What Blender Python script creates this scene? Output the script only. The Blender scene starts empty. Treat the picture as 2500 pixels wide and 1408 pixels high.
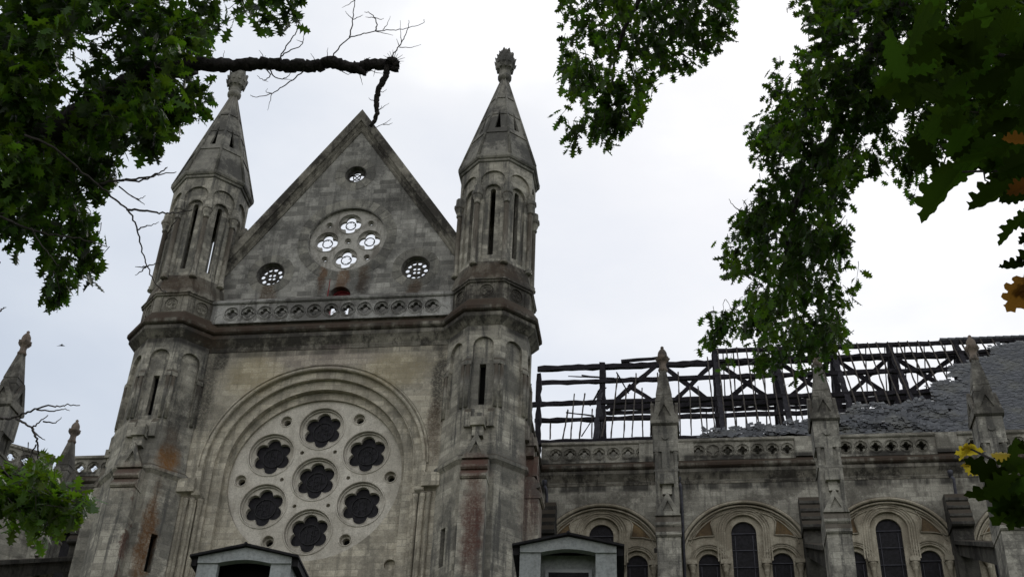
import bpy, bmesh, math, random
import numpy as np
from mathutils import Vector, Matrix, noise as mnoise
random.seed(7)
PI = math.pi; R = math.radians
scene = bpy.context.scene
col = scene.collection

# ------------------------------------------------------------------ camera
F = 3159.825                       # focal length in pixels of a 2500 px wide frame
PITCH, ROLL, YAW = R(35.0797), R(-2.4853), R(-8.5358)
CAM = np.array([12.666, -39.676, 1.6])
def _rot():
    f = np.array([math.sin(YAW)*math.cos(PITCH), math.cos(YAW)*math.cos(PITCH), math.sin(PITCH)])
    r = np.array([math.cos(YAW), -math.sin(YAW), 0]); u = np.cross(r, f)
    c, s = math.cos(ROLL), math.sin(ROLL)
    return r*c-u*s, u*c+r*s, f
RT, UP, FW = _rot()
cd = bpy.data.cameras.new('camera'); cam = bpy.data.objects.new('camera', cd); col.objects.link(cam)
cd.sensor_fit = 'HORIZONTAL'; cd.sensor_width = 36; cd.lens = F/2500*36
cd.clip_start = .1; cd.clip_end = 3000
cam.matrix_world = Matrix(((RT[0], UP[0], -FW[0], CAM[0]), (RT[1], UP[1], -FW[1], CAM[1]), (RT[2], UP[2], -FW[2], CAM[2]), (0, 0, 0, 1)))
scene.camera = cam
def at(x, y, d):                   # point seen at (x, y) at distance d from the eye
    v = RT*((x-1250)/F) - UP*((y-704)/F) + FW
    return CAM + v/np.linalg.norm(v)*d
def onY(x, y, Y):
    v = RT*((x-1250)/F) - UP*((y-704)/F) + FW
    return CAM + v*(Y-CAM[1])/v[1]

# ------------------------------------------------------------------ sky, sun, exposure
SUN_EL, SUN_AZ = R(48), R(12)      # azimuth measured from +Y towards +X: the bright part of the sky, beyond the church
SD = (math.sin(SUN_AZ)*math.cos(SUN_EL), math.cos(SUN_AZ)*math.cos(SUN_EL), math.sin(SUN_EL))
w = bpy.data.worlds.new('World'); scene.world = w; w.use_nodes = True
nt = w.node_tree; nt.nodes.clear()
def N(nt, t, **k):
    n = nt.nodes.new(t)
    for a, b in k.items():
        if a in n.inputs.keys() if isinstance(a, str) else False: n.inputs[a].default_value = b
        else: setattr(n, a, b)
    return n
out = N(nt, 'ShaderNodeOutputWorld'); tc = N(nt, 'ShaderNodeTexCoord')
sky = N(nt, 'ShaderNodeTexSky', sky_type='NISHITA', sun_disc=False, sun_elevation=SUN_EL, sun_rotation=SUN_AZ)
bg1 = N(nt, 'ShaderNodeBackground'); bg1.inputs[1].default_value = .1
nt.links.new(sky.outputs[0], bg1.inputs[0])
dot = N(nt, 'ShaderNodeVectorMath', operation='DOT_PRODUCT'); dot.inputs[1].default_value = SD
nt.links.new(tc.outputs['Generated'], dot.inputs[0])
ramp = N(nt, 'ShaderNodeValToRGB')
e = ramp.color_ramp.elements
e[0].position = .30; e[0].color = (1.0, 1.0, 1.0, 1); e[1].position = 1; e[1].color = (1.2, 1.2, 1.22, 1)
k = ramp.color_ramp.elements.new(.55); k.color = (.95, .97, 1.0, 1)
k = ramp.color_ramp.elements.new(.86); k.color = (.64, .705, .80, 1)
k = ramp.color_ramp.elements.new(.94); k.color = (.80, .845, .92, 1)
k = ramp.color_ramp.elements.new(.975); k.color = (.94, .955, .99, 1)
dm = N(nt, 'ShaderNodeMath', operation='MULTIPLY_ADD'); dm.inputs[1].default_value = .5; dm.inputs[2].default_value = .5
nt.links.new(dot.outputs['Value'], dm.inputs[0])
n1 = N(nt, 'ShaderNodeTexNoise'); n1.inputs['Scale'].default_value = 3.2; n1.inputs['Detail'].default_value = 6; n1.inputs['Roughness'].default_value = .5
mp = N(nt, 'ShaderNodeMapping'); mp.inputs['Scale'].default_value = (1, 1, 2.2)
nt.links.new(tc.outputs['Generated'], mp.inputs[0]); nt.links.new(mp.outputs[0], n1.inputs['Vector'])
sub = N(nt, 'ShaderNodeMath', operation='MULTIPLY_ADD'); sub.inputs[1].default_value = .12; sub.inputs[2].default_value = -.06
nt.links.new(n1.outputs[0], sub.inputs[0])
add = N(nt, 'ShaderNodeMath', operation='ADD'); nt.links.new(dm.outputs[0], add.inputs[0]); nt.links.new(sub.outputs[0], add.inputs[1])
nt.links.new(add.outputs[0], ramp.inputs[0])
bg2 = N(nt, 'ShaderNodeBackground'); nt.links.new(ramp.outputs[0], bg2.inputs[0]); bg2.inputs[1].default_value = 1.0
mr = N(nt, 'ShaderNodeMapRange'); mr.inputs[1].default_value = .3; mr.inputs[2].default_value = .6; mr.inputs[3].default_value = .82; mr.inputs[4].default_value = 1
nt.links.new(n1.outputs[0], mr.inputs[0])
mx = N(nt, 'ShaderNodeMixShader'); nt.links.new(mr.outputs[0], mx.inputs[0]); nt.links.new(bg1.outputs[0], mx.inputs[1]); nt.links.new(bg2.outputs[0], mx.inputs[2])
nt.links.new(mx.outputs[0], out.inputs[0])
sl = bpy.data.lights.new('sun', 'SUN'); sl.energy = 1.0; sl.angle = R(20); sl.color = (1, .97, .92)
so = bpy.data.objects.new('sun', sl); col.objects.link(so); so.location = (0, 0, 60)
so.rotation_euler = Vector(SD).to_track_quat('Z', 'Y').to_euler()
scene.view_settings.view_transform = 'Standard'; scene.view_settings.look = 'None'
scene.view_settings.exposure = 0; scene.view_settings.gamma = 1

# ------------------------------------------------------------------ materials
def newmat(name):
    m = bpy.data.materials.new(name); m.use_nodes = True; m.node_tree.nodes.clear(); return m, m.node_tree
def mixc(nt, fac, a, b, mode='MIX'):
    n = nt.nodes.new('ShaderNodeMix'); n.data_type = 'RGBA'; n.blend_type = mode; n.clamp_result = False
    for s, v in ((0, fac), (6, a), (7, b)):
        if hasattr(v, 'is_linked') or isinstance(v, bpy.types.NodeSocket): nt.links.new(v, n.inputs[s])
        else: n.inputs[s].default_value = v if s == 0 else (*v, 1)
    return n.outputs[2]
def mrange(nt, v, a, b, c=0., d=1.):
    n = nt.nodes.new('ShaderNodeMapRange'); nt.links.new(v, n.inputs[0])
    for i, x in enumerate((a, b, c, d)): n.inputs[i+1].default_value = x
    n.interpolation_type = 'SMOOTHSTEP'; return n.outputs[0]
def noise(nt, vec, scale, detail=4, rough=.55, sc=None):
    if sc:
        m = nt.nodes.new('ShaderNodeMapping'); nt.links.new(vec, m.inputs[0]); m.inputs['Scale'].default_value = sc; vec = m.outputs[0]
    n = nt.nodes.new('ShaderNodeTexNoise'); nt.links.new(vec, n.inputs['Vector'])
    n.inputs['Scale'].default_value = scale; n.inputs['Detail'].default_value = detail; n.inputs['Roughness'].default_value = rough
    return n.outputs[0]
def math2(nt, op, a, b):
    n = nt.nodes.new('ShaderNodeMath'); n.operation = op
    for i, v in enumerate((a, b)):
        if isinstance(v, (int, float)): n.inputs[i].default_value = v
        else: nt.links.new(v, n.inputs[i])
    return n.outputs[0]
# stains seen on the real walls: (centre, radii, colour, strength)
RUST = (.19, .085, .022); BROWN = (.075, .05, .033); BLACK = (.022, .021, .02); BRICK = (.085, .03, .022); YEL = (.30, .24, .12)
STAINS = [((-5.0, -1.3, 22.3), (.42, .8, .55), RUST, .95), ((-5.15, -1.1, 19.2), (.26, .6, 2.2), (.12, .05, .012), .85),
    ((-5.0, -1.3, 23.0), (.3, .8, .8), BROWN, .6), ((4.3, -.6, 25.4), (.28, .5, 2.0), BLACK, .85), ((4.25, -.6, 23.5), (.3, .5, 1.4), BROWN, .7),
    ((-4.4, -.6, 25.3), (.5, .5, 2.0), BLACK, .75), ((-4.95, -1.2, 24.3), (.42, .6, 1.1), BLACK, .6), ((-4.0, -.6, 26.7), (.35, .5, .6), BLACK, .8),
    ((-.8, 0, 30.7), (.2, .5, .75), (.13, .065, .03), .8), ((.05, 0, 30.4), (.22, .5, 1.0), (.13, .065, .03), .75), ((.85, 0, 30.5), (.25, .5, .8), BROWN, .8),
    ((2.9, 0, 29.9), (.3, .5, .8), BROWN, .85), ((-2.9, 0, 29.9), (.33, .5, .8), BROWN, .85), ((-.8, 0, 30.0), (.3, .4, .7), BLACK, .6), ((.9, 0, 30.0), (.3, .4, .7), BLACK, .6),
    ((6.05, -2.0, 19.2), (.45, .25, 1.9), BRICK, .8), ((6.0, -2.0, 21.3), (.6, .6, .7), BRICK, .7), ((-6, -2, 21.3), (.6, .6, .6), BRICK, .4),
    ((-5.5, -2.0, 19.0), (.1, .5, 2.4), BRICK, .8), ((7.6, 0, 21), (.7, .8, 3), BRICK, .6), ((2.4, 0, 34.6), (1.6, .4, 1.2), BLACK, .35),
    ((-6, -1.3, 29.6), (1.5, 1.2, .6), BROWN, .6), ((6, -1.3, 29.6), (1.5, 1.2, .5), BROWN, .55), ((0, -.6, 26.6), (2.4, .4, .5), (.2, .16, .15), .5),
    ((-2.6, -.6, 26.0), (1.2, .4, .9), YEL, .5), ((2.6, -.6, 26.0), (1.4, .4, .9), YEL, .45), ((1.2, .05, 34.0), (1.0, .4, .7), BLACK, .35), ((-4.4, -1.0, 27.6), (.7, .8, .5), BROWN, .8)]
def stone(name, lo, hi, brick=(.62, .235), dirt=(.05, .048, .045), dirt_amt=.75, mortar=.55, streak=.6, stains=(), topdirt=.8, bands=(), lift=.42, bump=.5):
    m, nt = newmat(name); L = nt.links.new
    out = N(nt, 'ShaderNodeOutputMaterial'); b = N(nt, 'ShaderNodeBsdfPrincipled')
    b.inputs['Roughness'].default_value = .95; b.inputs['Specular IOR Level'].default_value = .15
    geo = N(nt, 'ShaderNodeNewGeometry'); uv = N(nt, 'ShaderNodeUVMap', uv_map='UVMap'); P = geo.outputs['Position']
    n_big = noise(nt, P, .55, 5, .6); n_mid = noise(nt, P, 2.3, 5, .65); n_fine = noise(nt, P, 22, 3, .7); n_st = noise(nt, P, 1.0, 5, .6, (3.4, 3.4, .3))
    c = mixc(nt, mrange(nt, n_mid, .3, .7), lo, hi)
    h = n_fine
    if brick:
        wob = nt.nodes.new('ShaderNodeTexNoise'); L(uv.outputs[0], wob.inputs['Vector']); wob.inputs['Scale'].default_value = 3
        va = nt.nodes.new('ShaderNodeVectorMath'); va.operation = 'MULTIPLY_ADD'; L(wob.outputs['Color'], va.inputs[0]); va.inputs[1].default_value = (.03, .016, 0); L(uv.outputs[0], va.inputs[2])
        br = N(nt, 'ShaderNodeTexBrick', offset=.47, squash=1.25, squash_frequency=3)
        L(va.outputs[0], br.inputs['Vector'])
        br.inputs['Scale'].default_value = 1; br.inputs['Brick Width'].default_value = brick[0]; br.inputs['Row Height'].default_value = brick[1]
        br.inputs['Mortar Size'].default_value = .013; br.inputs['Mortar Smooth'].default_value = .25; br.inputs['Bias'].default_value = 0
        br.inputs['Color1'].default_value = (lift,)*3+(1,); br.inputs['Color2'].default_value = (1.25,)*3+(1,); br.inputs['Mortar'].default_value = (.85,)*3+(1,)
        c = mixc(nt, .85, c, br.outputs[0], 'MULTIPLY')
        c = mixc(nt, math2(nt, 'MULTIPLY', br.outputs['Fac'], mrange(nt, n_mid, .35, .65, .1, mortar)), c, (.30, .28, .25))
        h = math2(nt, 'SUBTRACT', n_fine, math2(nt, 'MULTIPLY', br.outputs['Fac'], .8))
    edge = math2(nt, 'ADD', n_big, math2(nt, 'MULTIPLY', math2(nt, 'SUBTRACT', noise(nt, P, 7, 6, .75), .5), .35))
    c = mixc(nt, mrange(nt, edge, .47, .60, 0, dirt_amt), c, dirt, 'MIX')
    es = math2(nt, 'ADD', n_st, math2(nt, 'MULTIPLY', math2(nt, 'SUBTRACT', noise(nt, P, 12, 4, .75), .5), .2))
    c = mixc(nt, mrange(nt, es, .51, .64, 0, streak), c, dirt)
    # lichen and soot speckle
    c = mixc(nt, mrange(nt, n_fine, .35, .75, 0, .35), c, (.03, .03, .028))
    c = mixc(nt, mrange(nt, noise(nt, P, 9, 4, .7), .62, .75, 0, .4), c, (.24, .24, .21))
    if topdirt:
        sx = N(nt, 'ShaderNodeSeparateXYZ'); L(geo.outputs['Normal'], sx.inputs[0])
        c = mixc(nt, mrange(nt, sx.outputs[2], .12, .5, 0, topdirt), c, (.06, .048, .035))
    if stains or bands:
        pn = nt.nodes.new('ShaderNodeTexNoise'); L(P, pn.inputs['Vector']); pn.inputs['Scale'].default_value = 1.4; pn.inputs['Detail'].default_value = 6; pn.inputs['Roughness'].default_value = .7
        w2 = nt.nodes.new('ShaderNodeVectorMath'); w2.operation = 'MULTIPLY_ADD'; L(pn.outputs['Color'], w2.inputs[0]); w2.inputs[1].default_value = (.9, .9, 1.2); L(P, w2.inputs[2])
        brk = mrange(nt, noise(nt, P, 11, 5, .75), .36, .6, .55, 1)
        for ce, ra, cc, s in stains:
            v1 = nt.nodes.new('ShaderNodeVectorMath'); v1.operation = 'SUBTRACT'; L(w2.outputs[0], v1.inputs[0]); v1.inputs[1].default_value = (ce[0]+.45, ce[1]+.45, ce[2]+.6)
            v2 = nt.nodes.new('ShaderNodeVectorMath'); v2.operation = 'DIVIDE'; L(v1.outputs[0], v2.inputs[0]); v2.inputs[1].default_value = ra
            v3 = nt.nodes.new('ShaderNodeVectorMath'); v3.operation = 'LENGTH'; L(v2.outputs[0], v3.inputs[0])
            c = mixc(nt, math2(nt, 'MULTIPLY', mrange(nt, v3.outputs['Value'], 1.25, .45, 0, s), brk), c, cc)
        s2 = N(nt, 'ShaderNodeSeparateXYZ'); L(P, s2.inputs[0])
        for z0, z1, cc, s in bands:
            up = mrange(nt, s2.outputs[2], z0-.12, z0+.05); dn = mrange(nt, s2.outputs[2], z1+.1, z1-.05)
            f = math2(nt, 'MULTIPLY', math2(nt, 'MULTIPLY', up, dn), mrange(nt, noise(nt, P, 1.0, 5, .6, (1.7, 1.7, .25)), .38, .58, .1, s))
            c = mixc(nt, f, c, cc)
    L(c, b.inputs['Base Color'])
    bp = N(nt, 'ShaderNodeBump'); bp.inputs['Strength'].default_value = bump; bp.inputs['Distance'].default_value = .02; L(h, bp.inputs['Height']); L(bp.outputs[0], b.inputs['Normal'])
    L(b.outputs[0], out.inputs[0]); return m
def plain(name, c, rough=.7, metal=0, var=.25, scale=6, spec=.3, bump=0):
    m, nt = newmat(name); out = N(nt, 'ShaderNodeOutputMaterial'); b = N(nt, 'ShaderNodeBsdfPrincipled')
    geo = N(nt, 'ShaderNodeNewGeometry')
    n = noise(nt, geo.outputs['Position'], scale, 5, .65)
    cc = mixc(nt, mrange(nt, n, .3, .7), tuple(x*(1-var) for x in c), tuple(x*(1+var) for x in c))
    nt.links.new(cc, b.inputs['Base Color']); b.inputs['Roughness'].default_value = rough; b.inputs['Metallic'].default_value = metal
    b.inputs['Specular IOR Level'].default_value = spec
    if bump:
        bp = N(nt, 'ShaderNodeBump'); bp.inputs['Strength'].default_value = bump; bp.inputs['Distance'].default_value = .03
        nt.links.new(noise(nt, geo.outputs['Position'], scale*3, 4, .7), bp.inputs['Height']); nt.links.new(bp.outputs[0], b.inputs['Normal'])
    nt.links.new(b.outputs[0], out.inputs[0]); return m
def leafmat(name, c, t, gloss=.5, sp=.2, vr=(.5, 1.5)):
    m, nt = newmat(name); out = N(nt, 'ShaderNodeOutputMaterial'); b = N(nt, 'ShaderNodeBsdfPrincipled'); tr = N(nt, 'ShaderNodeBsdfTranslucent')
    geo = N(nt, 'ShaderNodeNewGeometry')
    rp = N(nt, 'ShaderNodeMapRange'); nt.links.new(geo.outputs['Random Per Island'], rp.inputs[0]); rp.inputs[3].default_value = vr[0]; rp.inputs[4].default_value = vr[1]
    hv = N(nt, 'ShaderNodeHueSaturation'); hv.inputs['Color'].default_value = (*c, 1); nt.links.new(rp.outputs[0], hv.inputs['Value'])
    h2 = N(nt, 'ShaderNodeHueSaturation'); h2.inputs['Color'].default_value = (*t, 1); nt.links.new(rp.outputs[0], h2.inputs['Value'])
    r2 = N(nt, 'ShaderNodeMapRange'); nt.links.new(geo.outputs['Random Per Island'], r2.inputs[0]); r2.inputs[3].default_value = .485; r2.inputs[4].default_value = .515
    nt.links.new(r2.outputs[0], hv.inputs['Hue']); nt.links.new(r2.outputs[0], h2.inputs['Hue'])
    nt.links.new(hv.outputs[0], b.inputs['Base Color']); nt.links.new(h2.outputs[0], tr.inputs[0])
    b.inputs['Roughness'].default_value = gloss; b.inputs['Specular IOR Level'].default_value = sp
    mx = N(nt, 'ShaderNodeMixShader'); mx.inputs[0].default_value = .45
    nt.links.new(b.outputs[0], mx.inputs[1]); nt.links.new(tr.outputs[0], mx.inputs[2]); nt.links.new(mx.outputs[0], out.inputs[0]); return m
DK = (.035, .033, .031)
M = dict(
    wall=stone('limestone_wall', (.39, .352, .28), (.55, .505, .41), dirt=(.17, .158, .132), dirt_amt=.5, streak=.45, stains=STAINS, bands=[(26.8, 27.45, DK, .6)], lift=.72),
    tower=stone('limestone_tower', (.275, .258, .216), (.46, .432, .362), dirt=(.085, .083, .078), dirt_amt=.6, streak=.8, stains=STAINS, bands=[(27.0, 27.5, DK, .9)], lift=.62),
    gable=stone('limestone_gable', (.25, .243, .222), (.38, .368, .335), brick=(.56, .235), dirt=(.08, .078, .074), dirt_amt=.65, streak=.45, stains=STAINS, lift=.42),
    vous1=stone('limestone_voussoir', (.24, .23, .20), (.34, .325, .28), brick=None, dirt=(.07, .069, .066), dirt_amt=.6, streak=.4, stains=STAINS[8:15]),
    vous2=stone('limestone_voussoir_dark', (.14, .135, .12), (.22, .21, .185), brick=None, dirt=(.07, .069, .066), dirt_amt=.6, streak=.4, stains=STAINS[8:15]),
    vous3=stone('limestone_voussoir_mid', (.19, .183, .16), (.28, .268, .235), brick=None, dirt=(.07, .069, .066), dirt_amt=.6, streak=.4, stains=STAINS[8:15]),
    rose=stone('limestone_rose', (.54, .505, .44), (.65, .61, .535), brick=None, dirt=(.30, .27, .22), dirt_amt=.4, streak=.35, topdirt=.5),
    rose2=stone('limestone_gable_rose', (.38, .365, .33), (.49, .47, .43), brick=None, dirt=(.15, .135, .115), dirt_amt=.6, streak=.5, topdirt=.5),
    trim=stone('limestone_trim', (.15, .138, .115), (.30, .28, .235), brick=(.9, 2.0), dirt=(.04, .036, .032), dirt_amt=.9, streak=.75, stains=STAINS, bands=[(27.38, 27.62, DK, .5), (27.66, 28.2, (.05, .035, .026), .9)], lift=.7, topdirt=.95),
    spire=stone('limestone_spire', (.19, .183, .16), (.30, .285, .245), brick=None, dirt=(.07, .068, .063), dirt_amt=.85, streak=.5, topdirt=.25),
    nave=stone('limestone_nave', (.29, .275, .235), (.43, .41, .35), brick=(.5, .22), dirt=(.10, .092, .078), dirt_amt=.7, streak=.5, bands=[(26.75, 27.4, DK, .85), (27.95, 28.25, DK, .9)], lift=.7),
    arch=stone('limestone_arch', (.41, .37, .29), (.54, .49, .39), brick=None, dirt=(.2, .17, .125), dirt_amt=.6, streak=.4),
    pier=stone('limestone_pier', (.27, .258, .222), (.43, .41, .355), brick=(.5, .26), dirt=(.08, .077, .072), dirt_amt=.6, streak=.8, lift=.7),
    finial=stone('reddish_finial_stone', (.17, .13, .105), (.27, .22, .18), brick=None, dirt=(.06, .055, .05), dirt_amt=.8, streak=.5, topdirt=.3),
    ochre=stone('ochre_spandrel_stone', (.15, .10, .05), (.24, .17, .09), brick=None, dirt=(.07, .05, .035), dirt_amt=.7, streak=.5),
    pinnacle=stone('lichened_pinnacle_stone', (.12, .112, .095), (.25, .237, .205), brick=(2.0, .33), dirt=(.045, .042, .038), dirt_amt=.75, streak=.7, lift=.75, topdirt=.35),
    parapet=stone('parapet_limestone', (.27, .265, .25), (.38, .372, .35), brick=(.95, 3.0), dirt=(.09, .085, .08), dirt_amt=.7, streak=.7, stains=STAINS[-10:-6], lift=.8, topdirt=.7),
    soot=stone('sooty_coping_stone', (.07, .065, .06), (.12, .115, .10), brick=None, dirt=DK, dirt_amt=.9, streak=.7),
    glass=plain('leaded_glass', (.010, .009, .012), .45, 0, .7, 9, .16, .6),
    pale_glass=plain('broken_pale_glass', (.25, .3, .3), .3, 0, .2, 8, .5),
    lead=plain('iron_bar', (.03, .03, .032), .6, .3, .3, 9),
    shade_black=plain('interior_shade_black', (.012, .012, .012), 1, 0, .1, 2, 0),  # near-black colour stands in for the shade of unlit interiors
    char=plain('charred_timber', (.014, .012, .016), .85, 0, .5, 12, .25, .6),
    lath=plain('scorched_batten', (.05, .042, .035), .9, 0, .4, 10, .2, .4),
    slate=plain('slate', (.085, .09, .10), .6, 0, .45, 5, .3, .3),
    paint=plain('red_painted_wood', (.16, .012, .015), .6, 0, .3, 5),
    pipe=plain('zinc_downpipe', (.07, .07, .085), .55, .4, .3, 4),
    render=stone('grey_white_render', (.36, .385, .39), (.42, .44, .445), brick=None, dirt=(.25, .26, .26), dirt_amt=.35, streak=.45, topdirt=0, bump=.2),
    rooftile=plain('dark_roof_covering', (.016, .015, .017), .8, 0, .4, 8, .2, .3),
    frame=plain('grey_window_frame', (.3, .31, .32), .5, 0, .1, 5),
    bark=plain('oak_bark', (.035, .031, .03), .95, 0, .5, 14, .15, .9),
    twig=plain('bare_twig', (.05, .043, .04), .9, 0, .3, 10),
    ground=plain('grass_and_gravel', (.06, .075, .035), 1, 0, .5, .6, .1, .4),
    bird=plain('dark_feathers', (.02, .02, .022), .7, 0, .2, 20),
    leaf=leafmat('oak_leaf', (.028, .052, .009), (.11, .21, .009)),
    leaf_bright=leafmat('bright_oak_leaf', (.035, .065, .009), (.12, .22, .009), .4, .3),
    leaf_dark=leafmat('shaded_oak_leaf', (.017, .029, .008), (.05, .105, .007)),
    leaf_big=leafmat('near_oak_leaf', (.014, .022, .005), (.028, .056, .004), .6, .0, (.25, 1.8)),
    leaf_gold=leafmat('yellow_oak_leaf', (.32, .24, .02), (.55, .42, .03)),
    leaf_rust=leafmat('russet_oak_leaf', (.10, .055, .015), (.25, .11, .015)),
)

# ------------------------------------------------------------------ mesh helpers
class MB:
    def __init__(s): s.v = []; s.f = []; s.sm = []
    def add(s, v, f, mat=None, smooth=False):
        o = len(s.v)
        if mat is not None: v = [tuple(mat @ Vector(p)) for p in v]
        s.v += [tuple(p) for p in v]; s.f += [tuple(i+o for i in q) for q in f]; s.sm += [smooth]*len(f); return s
    def box(s, x0, x1, y0, y1, z0, z1, mat=None):
        v = [(x, y, z) for z in (z0, z1) for y in (y0, y1) for x in (x0, x1)]
        return s.add(v, [(0, 2, 3, 1), (4, 5, 7, 6), (0, 1, 5, 4), (2, 6, 7, 3), (0, 4, 6, 2), (1, 3, 7, 5)], mat)
    def prism(s, prof, x0, x1, mat=None):     # prof: list of (y, z) extruded along x
        n = len(prof); v = [(x0, y, z) for y, z in prof]+[(x1, y, z) for y, z in prof]
        f = [tuple(range(n)), tuple(range(2*n-1, n-1, -1))]+[(i, n+i, n+(i+1) % n, (i+1) % n) for i in range(n)]
        return s.add(v, f, mat)
    def rings(s, prof, n=8, rot=PI/8, k=1/math.cos(PI/8), ctr=(0, 0, 0), smooth=False, cap=True):  # prof: (z, apothem)
        v = []
        for z, a in prof:
            for i in range(n): v.append((ctr[0]+a*k*math.cos(rot+2*PI*i/n), ctr[1]+a*k*math.sin(rot+2*PI*i/n), ctr[2]+z))
        f = []
        for j in range(len(prof)-1):
            for i in range(n):
                a, b = j*n+i, j*n+(i+1) % n; f.append((a, b, b+n, a+n))
        if cap: f += [tuple(range(n-1, -1, -1)), tuple((len(prof)-1)*n+i for i in range(n))]
        return s.add(v, f, None, smooth)
    def lathe(s, prof, n=14, ctr=(0, 0, 0)): return s.rings(prof, n, 0, 1, ctr, True)
    def tube(s, pts, rad, n=6, smooth=True):
        pts = [Vector(p) for p in pts]; m = len(pts)
        if not isinstance(rad, (list, tuple)): rad = [rad]*m
        v = []; prev = None
        for i, p in enumerate(pts):
            t = (pts[min(i+1, m-1)]-pts[max(i-1, 0)]).normalized()
            if prev is None:
                a = t.orthogonal().normalized()
            else:
                a = (prev-t*prev.dot(t)).normalized()
            prev = a; b = t.cross(a)
            for k in range(n):
                q = 2*PI*k/n; v.append(p+(a*math.cos(q)+b*math.sin(q))*rad[i])
        f = [(j*n+k, j*n+(k+1) % n, (j+1)*n+(k+1) % n, (j+1)*n+k) for j in range(m-1) for k in range(n)]
        f += [tuple(range(n-1, -1, -1)), tuple((m-1)*n+k for k in range(n))]
        return s.add([tuple(x) for x in v], f, None, smooth)
    def torus(s, c, r, t, nrm=(0, -1, 0), a0=0, a1=2*PI, n=36, k=6, sz=1):
        nrm = Vector(nrm); u = Vector((0, 0, 1)).cross(nrm)
        u = Vector((1, 0, 0)) if u.length < .01 else u.normalized(); w_ = nrm.cross(u).normalized()
        closed = abs(a1-a0-2*PI) < 1e-6
        pts = [Vector(c)+u*math.cos(a0+(a1-a0)*i/n)*r+w_*math.sin(a0+(a1-a0)*i/n)*r for i in range(n+(0 if closed else 1))]
        v = []; m = len(pts)
        for i, p in enumerate(pts):
            rd = (p-Vector(c)).normalized()
            for q in range(k):
                an = 2*PI*q/k; v.append(p+rd*math.cos(an)*t+nrm*math.sin(an)*t*sz)
        f = [(i*k+q, i*k+(q+1) % k, ((i+1) % m)*k+(q+1) % k, ((i+1) % m)*k+q) for i in range(m if closed else m-1) for q in range(k)]
        return s.add([tuple(x) for x in v], f, None, True)
    def build(s, name, mat, parent=None, loc=(0, 0, 0)):
        me = bpy.data.meshes.new(name); me.from_pydata(s.v, [], s.f)
        me.polygons.foreach_set('use_smooth', s.sm)
        uvl = me.uv_layers.new(name='UVMap')
        for p in me.polygons:
            n = p.normal
            if abs(n.z) > .95:
                for li in p.loop_indices:
                    c = me.vertices[me.loops[li].vertex_index].co; uvl.data[li].uv = (c.x, c.y)
            else:
                tx, ty = -n.y, n.x; l = math.hypot(tx, ty); tx /= l; ty /= l; q = math.sqrt(1-n.z*n.z)
                for li in p.loop_indices:
                    c = me.vertices[me.loops[li].vertex_index].co; uvl.data[li].uv = (c.x*tx+c.y*ty, c.z/max(q, .2))
        me.materials.append(M[mat]); me.update()
        o = bpy.data.objects.new(name, me); o.location = loc; col.objects.link(o)
        if parent: o.parent = parent
        return o
_pc = {}
def plate(outer, holes=(), t=.1):             # flat slab with holes, front at w=0, back at w=-t
    key = (tuple(outer), tuple(tuple(h) for h in holes), t)
    if key in _pc: return _pc[key]
    cu = bpy.data.curves.new('tmp', 'CURVE'); cu.dimensions = '2D'; cu.fill_mode = 'BOTH'; cu.extrude = t/2
    for pts in [outer]+list(holes):
        sp = cu.splines.new('POLY'); sp.points.add(len(pts)-1); sp.use_cyclic_u = True
        for i, (x, y) in enumerate(pts): sp.points[i].co = (x, y, 0, 1)
    ob = bpy.data.objects.new('tmp', cu); col.objects.link(ob)
    dg = bpy.context.evaluated_depsgraph_get(); me = bpy.data.meshes.new_from_object(ob.evaluated_get(dg))
    v = [(p.co.x, p.co.y, p.co.z-t/2) for p in me.vertices]; f = [tuple(p.vertices) for p in me.polygons]
    bpy.data.objects.remove(ob); bpy.data.curves.remove(cu); bpy.data.meshes.remove(me)
    _pc[key] = (v, f); return v, f
def fr(o, n=(0, -1, 0), tilt=None):           # frame at o: local x = tangent, y = up, z = outward normal
    n = Vector(n).normalized(); tx = Vector((-n.y, n.x, 0)).normalized(); up = n.cross(tx)
    m = Matrix((tx, up, n)).transposed().to_4x4(); m.translation = Vector(o); return m
def circ(cx, cy, r, n=32, a0=0, a1=2*PI): return [(cx+r*math.cos(a0+(a1-a0)*i/n), cy+r*math.sin(a0+(a1-a0)*i/n)) for i in range(n if abs(a1-a0-2*PI) < 1e-6 else n+1)]
def foil(cx, cy, R0, r, n, rot=PI/2, k=9):    # n-foil outline: lobes of radius r centred at R0
    pts = []; h = PI/n
    # half-opening angle of each lobe, measured at lobe centre, where neighbouring lobes meet
    d = R0*math.sin(h); al = PI/2+h if d >= r else PI/2+h+math.acos(min(1, d/r))-0
    al = PI-math.acos(max(-1, min(1, (R0*math.sin(h))/r if R0*math.sin(h) < r else 1)))-(PI/2-h) if d < r else PI/2
    # cusp position: intersection of lobe circle with the bisector
    cusp = R0*math.cos(h)+ (math.sqrt(max(0, r*r-d*d)) if d < r else 0)
    for i in range(n):
        a = rot+2*PI*i/n; c = (cx+R0*math.cos(a), cy+R0*math.sin(a))
        cp = lambda q: (cx+cusp*math.cos(q), cy+cusp*math.sin(q))
        p0 = cp(a-h); p1 = cp(a+h)
        b0 = math.atan2(p0[1]-c[1], p0[0]-c[0]); b1 = math.atan2(p1[1]-c[1], p1[0]-c[0])
        while b1 < b0: b1 += 2*PI
        if d >= r: b0, b1 = a-PI*.62, a+PI*.62
        for j in range(k): pts.append((c[0]+r*math.cos(b0+(b1-b0)*(j+.5*0)/(k-1)*.999), c[1]+r*math.sin(b0+(b1-b0)*j/(k-1)*.999)))
    out = [pts[0]]
    for p in pts[1:]:
        if math.hypot(p[0]-out[-1][0], p[1]-out[-1][1]) > .003: out.append(p)
    if math.hypot(out[0][0]-out[-1][0], out[0][1]-out[-1][1]) < .003: out.pop()
    return out
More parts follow.
